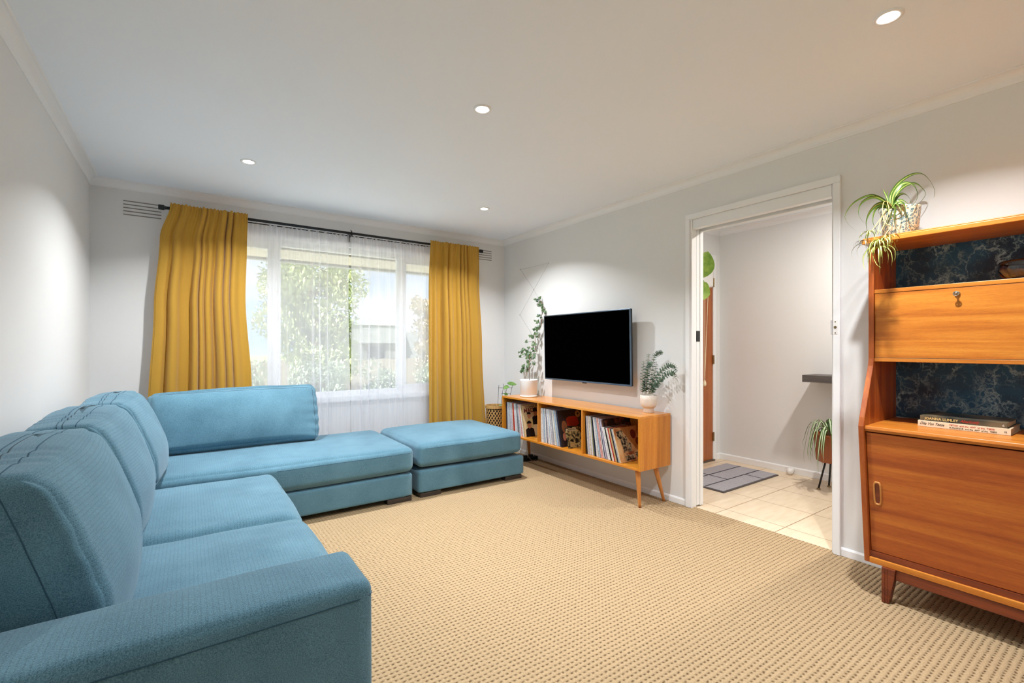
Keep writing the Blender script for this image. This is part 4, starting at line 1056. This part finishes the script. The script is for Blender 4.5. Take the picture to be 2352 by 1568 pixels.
for (ya, s) in ((.774, -1), (-.349, 1)):
    for xa in (LX0, 2.90):
        m = MB(); inner = [(ya, .160), (ya, 0), (ya + s * .026, 0), (ya + s * .036, .06), (ya + s * .046, .115), (ya + s * .050, .160)]
        m.prism(inner, 'x', xa, xa + .045)
        for o_ in (.010, .020): m.box(xa - .0022, xa + .001, ya + s * o_ - .0022, ya + s * o_ + .0022, 0.001, .159)
        m.build('leg', M['teakd'], hb, bevel=.0025)
MB().box(LX0 + .014, LX0 + .032, -.30, .726, .112, .160).box(2.90, 2.918, -.30, .726, .112, .160).build('plinth_rail', M['teakd'], hb, bevel=.002)

# books on the worktop
def book(name, lab, x, y0, y1, z0, t, depth, turn, cover, grp):
    b = thing(name, (x, (y0 + y1) / 2, z0), lab, 'book', grp)
    c = Vector((x, (y0 + y1) / 2, z0)); L = y1 - y0
    mm_ = MB(); cv = .0022
    mm_.box(c.x, c.x + depth, c.y - L / 2, c.y + L / 2, z0, z0 + cv).box(c.x, c.x + depth, c.y - L / 2, c.y + L / 2, z0 + t - cv, z0 + t).box(c.x - .002, c.x + .001, c.y - L / 2, c.y + L / 2, z0, z0 + t)
    mm_.build('cover', cover, b, bevel=.0009)
    MB().box(c.x + .001, c.x + depth - .004, c.y - L / 2 + .004, c.y + L / 2 - .004, z0 + cv, z0 + t - cv).build('pages', plain('paper', srgb(212, 196, 164), .9), b)
    return b
ivory = plain('book_ivory', srgb(226, 208, 180), .4); dusk = m_photo_grid('book_dusk', srgb(40, 40, 36), srgb(66, 64, 54), srgb(120, 104, 78), 8)
ptxt = plain('ink_black', srgb(24, 22, 22), .5); rtxt = plain('ink_red', srgb(190, 44, 26), .5); gtxt = plain('ink_gold', srgb(224, 196, 126), .5); wtxt = plain('ink_white', srgb(226, 224, 216), .5)
BX, WZT = 2.725, .8065
b1 = book('book', 'thick ivory hardback lying on the highboard worktop, lower of the two books', BX, .383, .675, WZT, .027, .215, 0, ivory, 'books lying on the highboard worktop')
b2 = book('book', 'dark hardback with gold lettering lying on top of the ivory book', BX + .004, .393, .668, WZT + .0275, .022, .20, 0, dusk, 'books lying on the highboard worktop')
xs = BX - .0024
def spine(txt, size, mat, par, y, z, dx=0, **k): return text_mesh('spine_text', txt, size, mat, par, (xs + dx, y, z), (0, -1, 0), (0, 0, 1), **k)
spine('Dita Von Teese', .0175, ptxt, b1, .668, WZT + .0095, shear=.5, sx=.74)
spine('BURLESQUE  and the  ART  of the  TEESE', .0085, ptxt, b1, .568, WZT + .0045, sx=.98)
spine('FETISH  and the  ART  of the  TEESE', .0085, rtxt, b1, .568, WZT + .0155, sx=1.08)
spine('it', .014, ptxt, b1, .402, WZT + .008)
spine('JOANNA LUMLEY', .0155, gtxt, b2, .652, WZT + .0275 + .0055, .004, sx=.92, offset=.0002)
spine('Absolutely', .0165, rtxt, b2, .535, WZT + .0275 + .0065, .004, shear=.55, sx=.82)
spine('6', .013, wtxt, b2, .408, WZT + .0275 + .006, .004)
# glass bowl
gb = MB(); pr_ = [(.0, 0), (.045, 0), (.085, .018), (.104, .045), (.100, .072), (.094, .082), (.090, .080), (.095, .068), (.099, .045), (.080, .022), (.042, .005), (0, .004)]
gb.lathe(pr_, (2.822, .335, 1.4365), 72, flute=lambda k, j: (.018 * math.cos(k * 2 * PI / 72 * 14 + j * .25) if 1 < j < 10 else 0))
tag(gb.build('glass_bowl', M['glassbowl'], smooth=True), 'fluted smoky glass bowl on the upper shelf of the highboard', 'bowl')

# ================================================================== SPIDER PLANT ON THE HIGHBOARD
def atD(px, py, D): r = ray(px, py); return Vector((r.x * D, r.y * D, CAM_H + r.z * D))
pc = Vector((2.795, .758, 1.6845))
sp_ = thing('spider_plant', pc, 'spider plant with arching striped leaves in a patterned pot on the highboard', 'plant')
MB().lathe([(0, 0), (.060, 0), (.066, .006), (.076, .135), (.077, .142), (.071, .142), (.069, .120), (0, .118)], pc, 44).build('pot', M['pattern'], sp_, smooth=True)
MB().lathe([(0, .121), (.068, .121)], pc, 24).build('soil', M['soil'], sp_)
def spline(P, n=22):
    P = [Vector(p) for p in P]; Q = [P[0] * 2 - P[1]] + P + [P[-1] * 2 - P[-2]]; out = []
    segs = len(P) - 1
    for i in range(n + 1):
        u = i / n * segs; k = min(int(u), segs - 1); t = u - k; a, b, c, d = Q[k:k + 4]
        out.append(.5 * ((2 * b) + (c - a) * t + (2 * a - 5 * b + 4 * c - d) * t * t + (3 * b - a - 3 * c + d) * t ** 3))
    return out
view = Vector((SN, CS, 0))
def blade(m, pxs, d0, d1, w, tw=.55, n=26):
    k = len(pxs) - 1
    pts = spline([atD(x, y, d0 + (d1 - d0) * i / k) for i, (x, y) in enumerate(pxs)], n)
    mid = (pts[n // 2] - pts[0]); 
    def side(u):
        i = min(int(u * n), n - 1); t = (pts[i + 1] - pts[i]).normalized(); inpl = t.cross(view).normalized()
        return inpl * (tw + .25 * math.sin(u * 5)) + view * (1 - tw)
    m.ribbon(pts, lambda u: w * (0.55 + .45 * min(1, u * 5)) * (1 - u ** 2.6) ** .8 + .0006, side, .28)
lv = MB(); D0 = 2.20
leaves = [
    ([(2047, 478), (2045, 452), (2062, 423), (2090, 403), (2115, 399), (2134, 413), (2146, 437), (2144, 457)], 2.20, 2.28, .013),
    ([(2048, 476), (2052, 448), (2066, 427), (2084, 420), (2100, 429), (2107, 448), (2101, 465), (2090, 474)], 2.20, 2.12, .017),
    ([(2049, 476), (2060, 445), (2080, 426), (2102, 422), (2118, 433), (2125, 446), (2115, 462), (2098, 476)], 2.21, 2.27, .014),
    ([(2049, 474), (2060, 452), (2074, 445), (2088, 454), (2092, 471)], 2.22, 2.30, .013),
    ([(2045, 478), (2034, 462), (2015, 451), (1998, 448), (1975, 456), (1955, 470), (1941, 492), (1943, 507), (1956, 522), (1973, 534)], 2.20, 2.16, .009),
    ([(2044, 477), (2030, 461), (2010, 452), (1990, 457), (1975, 470), (1971, 490), (1979, 506), (1987, 513)], 2.19, 2.12, .013),
    ([(2044, 480), (2030, 468), (2012, 471), (1997, 486), (1989, 505), (1990, 525), (1998, 541)], 2.18, 2.07, .020),
    ([(2044, 480), (2028, 470), (2013, 477), (2005, 492), (2004, 510), (2013, 530), (2020, 540)], 2.18, 2.09, .015),
    ([(2050, 480), (2055, 474), (2053, 497), (2055, 517), (2068, 534)], 2.17, 2.09, .017),
    ([(2050, 478), (2062, 463), (2075, 470), (2078, 487), (2066, 500), (2046, 505)], 2.18, 2.08, .015),
    ([(2050, 476), (2066, 460), (2082, 466), (2103, 482)], 2.19, 2.16, .013),
    ([(2052, 476), (2072, 466), (2081, 487), (2088, 510), (2104, 527)], 2.18, 2.13, .016),
    ([(2044, 476), (2036, 452), (2028, 434)], 2.21, 2.26, .008),
    ([(2045, 474), (2037, 455), (2039, 436)], 2.22, 2.30, .006),
    ([(2046, 478), (2036, 472), (2040, 492), (2036, 512)], 2.17, 2.12, .015),
    ([(2050, 478), (2044, 498), (2036, 514), (2028, 524)], 2.16, 2.10, .013),
    ([(2048, 478), (2058, 468), (2070, 484), (2062, 492), (2052, 498)], 2.18, 2.11, .011),
    ([(2044, 478), (2026, 474), (2017, 482), (2020, 493)], 2.19, 2.14, .012),
]
for P_, a, b, w in leaves: blade(lv, P_, a, b, w * 1.1)
lv.build('leaves', M['spider'], sp_, smooth=True, normals=False)
rn = MB()
for P_, a, b in (([(2048, 470), (2032, 462), (2027, 480), (2030, 505), (2038, 516)], 2.17, 2.06), ([(2042, 474), (2028, 492), (2020, 515), (2016, 538)], 2.16, 2.05),
                 ([(2048, 474), (2038, 464), (2042, 482), (2034, 508), (2022, 535)], 2.16, 2.05), ([(2040, 482), (2024, 500), (2006, 525), (2000, 532)], 2.16, 2.06), ([(2040, 515), (2046, 522), (2036, 535), (2022, 560)], 2.06, 2.05)):
    rn.tube(spline([atD(x, y, a + (b - a) * i / (len(P_) - 1)) for i, (x, y) in enumerate(P_)], 16), .0016, 6)
rn.build('runners', M['runner'], sp_, smooth=True)
def rosette(m, c, n, L, w, seed, droop=1.0, flat=.5):
    rr = random.Random(seed)
    for k in range(n):
        a = 2 * PI * k / n + rr.uniform(-.3, .3); l = L * rr.uniform(.55, 1.1); up = rr.uniform(.1, .8)
        h = Vector((math.cos(a), math.sin(a), 0)); pts = []
        for i in range(11):
            u = i / 10; pts.append(c + h * l * flat * math.sin(u * PI * .6) + Vector((0, 0, l * (up * u * .8 - droop * (.25 + .9 * u) * u))))
        m.ribbon(pts, lambda u: w * (1 - u ** 2.5) + .0005, Vector((-math.sin(a), math.cos(a), .2)), .3)
sl_ = MB()
for (x, y, D, n, L, w, sd, fl2) in ((2016, 552, 2.05, 15, .075, .0055, 1, .75), (2020, 566, 2.045, 17, .105, .0062, 2, .55), (1999, 531, 2.06, 12, .045, .005, 3, .9), (2041, 541, 2.05, 11, .04, .0045, 4, .9), (2028, 548, 2.04, 12, .06, .005, 6, .8)):
    rosette(sl_, atD(x, y, D), n, L, w, sd, 1.0, fl2)
for P_ in ([(2016, 556), (1998, 566), (1983, 590), (1984, 612), (1988, 620)], [(2012, 560), (2004, 580), (2012, 605), (2024, 615)]):
    blade(sl_, P_, 2.05, 2.03, .006, .7, 16)
sl_.build('spiderlets', M['spiderlet'], sp_, smooth=True, normals=False)
dry = MB(); rosette(dry, atD(1984, 552, 2.10), 16, .05, .003, 9, 1.0, .8)
for P_ in ([(1982, 556), (1964, 566), (1955, 582), (1962, 596)], [(1978, 560), (1968, 575), (1972, 592)]): blade(dry, P_, 2.10, 2.09, .003, .7, 12)
dry.tube(spline([atD(2030, 500, 2.14), atD(2005, 530, 2.11), atD(1986, 551, 2.10)], 10), .001, 5)
dry.build('dry_plantlet', M['dry'], sp_, smooth=True, normals=False)['label'] = 'withered grey plantlet'

# ================================================================== IVY
ic = Vector((2.800, 3.715, CZ1))
iv = thing('potted_ivy', ic, 'climbing ivy in a plain white pot on the far end of the record console', 'plant')
MB().lathe([(0, .006), (.074, .006), (.080, .012), (.090, .165), (.091, .172), (.085, .172), (.083, .155), (0, .152)], ic, 48).build('pot', M['ceramic'], iv, smooth=True)
MB().lathe([(0, 0), (.080, 0), (.087, .006), (.088, .016), (.084, .016), (.081, .008), (0, .008)], ic, 48).build('saucer', M['ceramic'], iv, smooth=True)
MB().lathe([(0, .154), (.083, .154)], ic, 24).build('soil', M['soil'], iv)
st = MB()
def ipx(x, y):   # ivy leans from the pot (X 2.80) back to the wall (X 2.965) as it climbs
    t = min(1, max(0, (868 - y) / 130)); return atX(x, y, 2.80 + .165 * t ** .8)
mains = [[(1208, 868), (1210, 850), (1215, 835), (1222, 820), (1230, 800), (1229, 780), (1230, 768), (1236, 757), (1244, 745), (1243, 728), (1248, 714), (1246, 700), (1237, 684)],
         [(1205, 869), (1203, 856), (1200, 848)], [(1212, 868), (1212, 840), (1210, 820), (1203, 810)], [(1209, 852), (1220, 842), (1222, 830), (1217, 815)]]
for k, P_ in enumerate(mains): st.tube(spline([ipx(*p) for p in P_], 40 if k == 0 else 14), .0022 if k else .003, 6)
for P_ in ([(1230, 792), (1222, 785), (1213, 784)], [(1228, 800), (1218, 797), (1214, 797)], [(1236, 757), (1233, 748), (1237, 732)], [(1212, 824), (1205, 818), (1198, 822)]): st.tube(spline([ipx(*p) for p in P_], 8), .0012, 5)
st.tube([ic + Vector((.02, .02, .16)), ic + Vector((.03, .03, .42))], .0025, 6)
st.build('stems', M['bark'], iv, smooth=True)
ivl = MB(); rr = random.Random(4)
def ivy_leaf(m, c, r, nrm, spin):
    n = Vector(nrm).normalized(); a = n.cross(Vector((0, 0, 1))).normalized(); b = n.cross(a)
    out = []; shape = [(0, -.35), (.35, -.62), (.52, -.20), (1.0, -.05), (.48, .22), (.42, .62), (0, 1.15), (-.42, .62), (-.48, .22), (-1.0, -.05), (-.52, -.20), (-.35, -.62)]
    cs_, sn_ = math.cos(spin), math.sin(spin); pts = []
    for (u, w) in shape:
        uu, ww = (u * cs_ - w * sn_) * r, (u * sn_ + w * cs_) * r
        pts.append(c + a * uu + b * ww - n * (u * u + w * w) * r * .22)
    m.add([c] + pts, [(0, i + 1, (i + 1) % 12 + 1) for i in range(12)])
cl = [(1232, 688), (1237, 690), (1243, 695), (1246, 702), (1241, 685), (1241, 700), (1248, 706), (1250, 712), (1254, 716), (1247, 713), (1246, 728), (1243, 724), (1233, 738), (1238, 742), (1241, 748), (1238, 756), (1232, 753), (1230, 757), (1224, 770), (1229, 766), (1234, 767), (1227, 775), (1235, 772), (1219, 773),
      (1210, 785), (1230, 791), (1226, 789), (1215, 797), (1207, 802), (1198, 808), (1195, 818), (1209, 808), (1204, 803), (1219, 808), (1227, 805), (1230, 815), (1223, 812), (1222, 818), (1216, 816), (1213, 822), (1228, 823), (1210, 813), (1202, 812), (1213, 830), (1217, 836), (1228, 834), (1215, 840), (1202, 842), (1205, 847), (1199, 852), (1206, 840), (1202, 846), (1208, 852), (1226, 800), (1219, 821), (1231, 820)]
for (x, y) in cl:
    for q in range(1 if rr.random() < .35 else 2):
        c = ipx(x + rr.uniform(-2, 2), y + rr.uniform(-2, 2)) + Vector((rr.uniform(-.025, 0), rr.uniform(-.012, .012), 0))
        ivy_leaf(ivl, c, rr.uniform(.017, .027), (-.8 + rr.uniform(-.3, .3), -.7 + rr.uniform(-.5, .5), rr.uniform(-.1, .7)), PI + rr.uniform(-1.2, 1.2))
ivl.build('leaves', M['ivy'], iv, normals=False)
tag(MB().lathe([(0, 0), (.020, 0), (.022, .004), (.022, .235), (.0205, .235), (.0205, .006), (0, .005)], (2.955, 3.79, CZ1), 28).build('glass_tube_vase', M['tube'], smooth=True), 'slim clear glass cylinder vase behind the ivy pot', 'vase')

# ================================================================== EUCALYPTUS
ec = Vector((2.880, 2.305, CZ1))
eu = thing('potted_eucalyptus', ec, 'small round-leaved eucalyptus in a ribbed cream footed pot on the near end of the console', 'plant')
NP = 132
MB().lathe([(0, 0), (.037, 0), (.039, .003), (.039, .033), (.041, .037)], ec, 48).build('pot_foot', M['ceramic2'], eu, smooth=True)
MB().lathe([(.039, .035), (.048, .040), (.057, .052), (.062, .070), (.0635, .095), (.0635, .132), (.060, .133), (.058, .120), (0, .118)], ec, NP,
           flute=lambda k, j: (.0 if j > 5 or j == 0 else -.018 * (1 - abs(math.sin(k * PI * 30 / NP)) ** .6))).build('pot', M['ceramic2'], eu, smooth=True)
MB().lathe([(0, .121), (.058, .121)], ec, 24).build('soil', M['soil'], eu)
es = MB(); el = MB(); rr = random.Random(9)
paths = [([(1476, 905), (1476, 870), (1479, 828)], -.02), ([(1483, 905), (1486, 860), (1489, 812)], .0), ([(1488, 905), (1497, 855), (1502, 822), (1512, 811), (1521, 808)], .02),
         ([(1492, 905), (1502, 870), (1522, 850), (1537, 839), (1548, 841), (1554, 853)], .03), ([(1493, 905), (1510, 880), (1530, 861), (1545, 856), (1552, 866)], .0),
         ([(1490, 905), (1500, 878), (1508, 830)], .04), ([(1484, 905), (1488, 850), (1494, 832)], -.03), ([(1496, 905), (1506, 885), (1520, 870)], -.02), ([(1480, 905), (1481, 880), (1486, 840)], .03)]
for P_, dx in paths:
    k = len(P_) - 1; pts = spline([atX(x, y, 2.86 + dx * i / k + .02 * i / k) for i, (x, y) in enumerate(P_)], 30)
    es.tube(pts, .0014, 5); step = 0
    L = sum((pts[i + 1] - pts[i]).length for i in range(30)); nl = int(L / .0115)
    for j in range(nl):
        u = .10 + .90 * j / nl; i = min(int(u * 30), 29); c = pts[i].lerp(pts[i + 1], u * 30 - i); t = (pts[i + 1] - pts[i]).normalized()
        a = Vector((0, 0, 1)).cross(t); a = a.normalized() if a.length > .1 else Vector((1, 0, 0)); b = t.cross(a)
        ang = (PI / 2) * (j % 2) + rr.uniform(-.3, .3); rad = .0155 * (1 - .35 * u) * rr.uniform(.85, 1.1)
        for s in (0, PI):
            d = a * math.cos(ang + s) + b * math.sin(ang + s); d = (d + t * .25).normalized(); w = d.cross(t).normalized(); nn = w.cross(d)
            cc3 = c + d * rad * 1.1
            n8 = 8; v = [cc3 + nn * .0015] + [cc3 + d * rad * math.cos(2 * PI * q / n8) + w * rad * .9 * math.sin(2 * PI * q / n8) for q in range(n8)]
            el.add(v, [(0, q + 1, (q + 1) % n8 + 1) for q in range(n8)])
es.build('stems', M['stem'], eu, smooth=True); el.build('leaves', M['euc'], eu, normals=False)

# ================================================================== BASKET PLANTER
bc = Vector((2.664, 4.130, 0)); BR, BH = .097, .553
bk = thing('basket_planter', bc, 'bamboo lattice basket planter with a young vine on a small trellis, in the room corner', 'plant')
lt = MB(); ns = 18
for s in (1, -1):
    for k in range(ns):
        pts = [Vector((bc.x + (BR - .002 + .0025 * s) * math.cos(a), bc.y + (BR - .002 + .0025 * s) * math.sin(a), z)) for z, a in [(.01 + (BH - .05) * i / 28, 2 * PI * k / ns + s * 3.6 * i / 28) for i in range(29)]]
        v = []; f = []
        for i, p in enumerate(pts):
            h = Vector((p.x - bc.x, p.y - bc.y, 0)).normalized(); t = (pts[min(i + 1, 28)] - pts[max(i - 1, 0)]).normalized(); sd = h.cross(t).normalized()
            v += [p - sd * .0045, p + sd * .0045]
        for i in range(28): f.append((2 * i, 2 * i + 1, 2 * i + 3, 2 * i + 2))
        lt.add(v, f)
lt.build('lattice', M['bamboo'], bk, solid=.0015)
for z0_, z1_ in ((.0, .03), (BH - .032, BH)):
    MB().lathe([(BR - .005, z0_), (BR + .005, z0_), (BR + .006, z1_), (BR - .004, z1_), (BR - .005, z0_)], bc, 48).build('rim', M['bamboo'], bk, smooth=False)
MB().lathe([(0, .01), (.080, .01), (.084, BH - .02), (.080, BH - .02), (.078, BH - .05), (0, BH - .05)], bc, 36).build('inner_pot', M['soil'], bk, smooth=True)
tr_ = MB()
def bp(x, y, yy=4.12): return atY(x, y, yy)
for a, b in (((1146, 884), (1143, 935)), ((1157, 881), (1150, 935)), ((1177, 884), (1166, 935)), ((1144, 890.5), (1177, 890.5)), ((1151, 904), (1172, 904))): tr_.tube([bp(*a), bp(*b)], .0022, 6)
tr_.build('trellis', M['blackp'], bk)
vs_ = MB(); vs_.tube(spline([bp(1156, 930), bp(1158, 912), bp(1163, 897), bp(1166, 884)], 12), .0025, 6).tube(spline([bp(1154, 930), bp(1160, 905), bp(1159, 890)], 10), .002, 6)
vs_.build('stems', M['stem'], bk, smooth=True)
vl = MB()
for a, b, w in (((1164, 881), (1186, 880), .055), ((1168, 886), (1155, 891), .05), ((1158, 903), (1166, 908), .04), ((1150, 928), (1147, 935), .04), ((1162, 905), (1154, 902), .02)):
    broad_leaf(vl, bp(*a) + Vector((-.01, -.02, 0)), bp(*b) + Vector((-.01, -.03, 0)), w, (-.5, -.6, .6), .12, 8)
vl.build('leaves', M['pothos'], bk, smooth=True, normals=False)

# ================================================================== THE GARDEN OUTSIDE
struct(MB().box(-40, 60, -40, 90, -.5, -.35).build('ground', M['grass']), 'lawn and ground outside the window', 'ground')
struct(MB().box(-6, 12, YW + .25, 9.2, -.35, -.30).build('terrace', M['paving']), 'pale concrete terrace added outside the window to bounce light', 'terrace')  # paving added to bounce sunlight up to the ceiling
struct(MB().box(-6.5, XL - .12, -6, YW + .25, -.35, -.30).build('side_path', M['paving']), 'pale concrete path added beside the house to bounce light', 'path')  # unseen paving added so daylight bounces in by the side window
fc = thing('paling_fence', (3, 13.5, -.35), 'grey paling fence across the garden behind the window', 'fence')
pf = MB(); x = -8
while x < 22: pf.box(x, x + .096, 13.5, 13.52, -.35, .80 + .02 * math.sin(x * 7)); x += .104
pf.build('palings', M['fence'], fc); MB().box(-8, 22, 13.52, 13.57, .6, .68).box(-8, 22, 13.52, 13.57, 0, .08).build('rail', M['fence'], fc)
def tree(name, lab, c, r, h0, h1, mat, n, seed, cat='tree', leaf=.062):
    t = thing(name, (c[0], c[1], -.35), lab, cat); rr = random.Random(seed)
    if cat == 'tree':
        tk = MB().tube([(c[0], c[1], -.35), (c[0] + .1, c[1], (h0 + h1) / 2), (c[0] + .05, c[1] + .1, h1 * .9)], [.13, .09, .03], 8)
        for k in range(7):
            a = rr.uniform(0, 2 * PI); z = h0 + (h1 - h0) * rr.uniform(.1, .7); tk.tube([(c[0] + .07, c[1], z), (c[0] + r * .7 * math.cos(a), c[1] + r * .7 * math.sin(a), z + .5)], [.04, .015], 6)
        tk.build('trunk', M['trunk'], t, smooth=True)
    m = MB(); blobs = [(Vector((c[0] + rr.uniform(-.75, .75) * r, c[1] + rr.uniform(-.6, .6) * r, h0 + (h1 - h0) * rr.uniform(.08, .92))), rr.uniform(.28, .5) * r) for _ in range(26)]
    for k in range(n):
        b, br = rr.choice(blobs); d = Vector((rr.gauss(0, 1), rr.gauss(0, 1), rr.gauss(0, 1))).normalized() * br * rr.uniform(.55, 1.05)
        p = b + d; a = Vector((rr.gauss(0, 1), rr.gauss(0, 1), rr.gauss(0, 1))).normalized(); q = a.cross(Vector((.3, .5, .8))).normalized(); s = leaf * rr.uniform(.5, 1.2)
        m.add([p - a * s, p + q * s * .4, p + a * s, p - q * s * .4], [(0, 1, 2, 3)])
    m.build('foliage', mat, t, normals=False)
tree('garden_tree', 'large pale green tree left of centre in the window', (2.25, 11.5), 1.05, .5, 3.3, M['treeA'], 17000, 1)
tree('garden_tree', 'tree behind the left mustard curtain edge of the window', (.10, 11.8), .8, .3, 2.9, M['treeB'], 12000, 2)
tree('garden_tree', 'russet thin-leaved tree at the right side of the window', (5.40, 12.0), .5, .5, 2.6, M['treeC'], 3600, 3)
for k, (x, y, r_, h) in enumerate(((.6, 10.0, .6, .95), (2.1, 9.6, .55, .8), (3.7, 10.0, .55, .75), (5.0, 10.4, .6, .75), (-.8, 10.0, .6, 1.0))):
    tree('garden_shrub', ['grey green shrub below the large pale tree', 'low shrub in the middle of the window', 'shrub in front of the neighbouring house', 'shrub below the russet tree', 'shrub at the far left of the garden'][k], (x, y), r_, -.3, h, M['treeB'], 5000, 10 + k, 'shrub', .05)
hs = thing('neighbour_house', (13, 36, -.35), 'flat-roofed grey house beyond the fence', 'house')
MB().box(10.4, 13.8, 34, 42, 1.45, 2.78).box(13.8, 20, 35, 42, -.35, 2.35).build('upper_wall', M['render_'], hs)
MB().box(10.4, 13.8, 34.3, 42, -.35, 1.45).build('lower_wall', M['house2'], hs)
MB().box(10.3, 13.9, 33.9, 42, 2.78, 2.85).build('parapet', M['gutter'], hs)
MB().box(10.9, 12.2, 34.25, 34.32, .3, 1.2).build('window', M['screen'], hs)
rl = MB()
for x in (12.6, 12.95, 13.3): rl.box(x, x + .04, 34.2, 34.24, 2.85, 3.35)
rl.box(12.6, 13.34, 34.2, 34.24, 3.31, 3.35).build('railing', M['gutter'], hs)
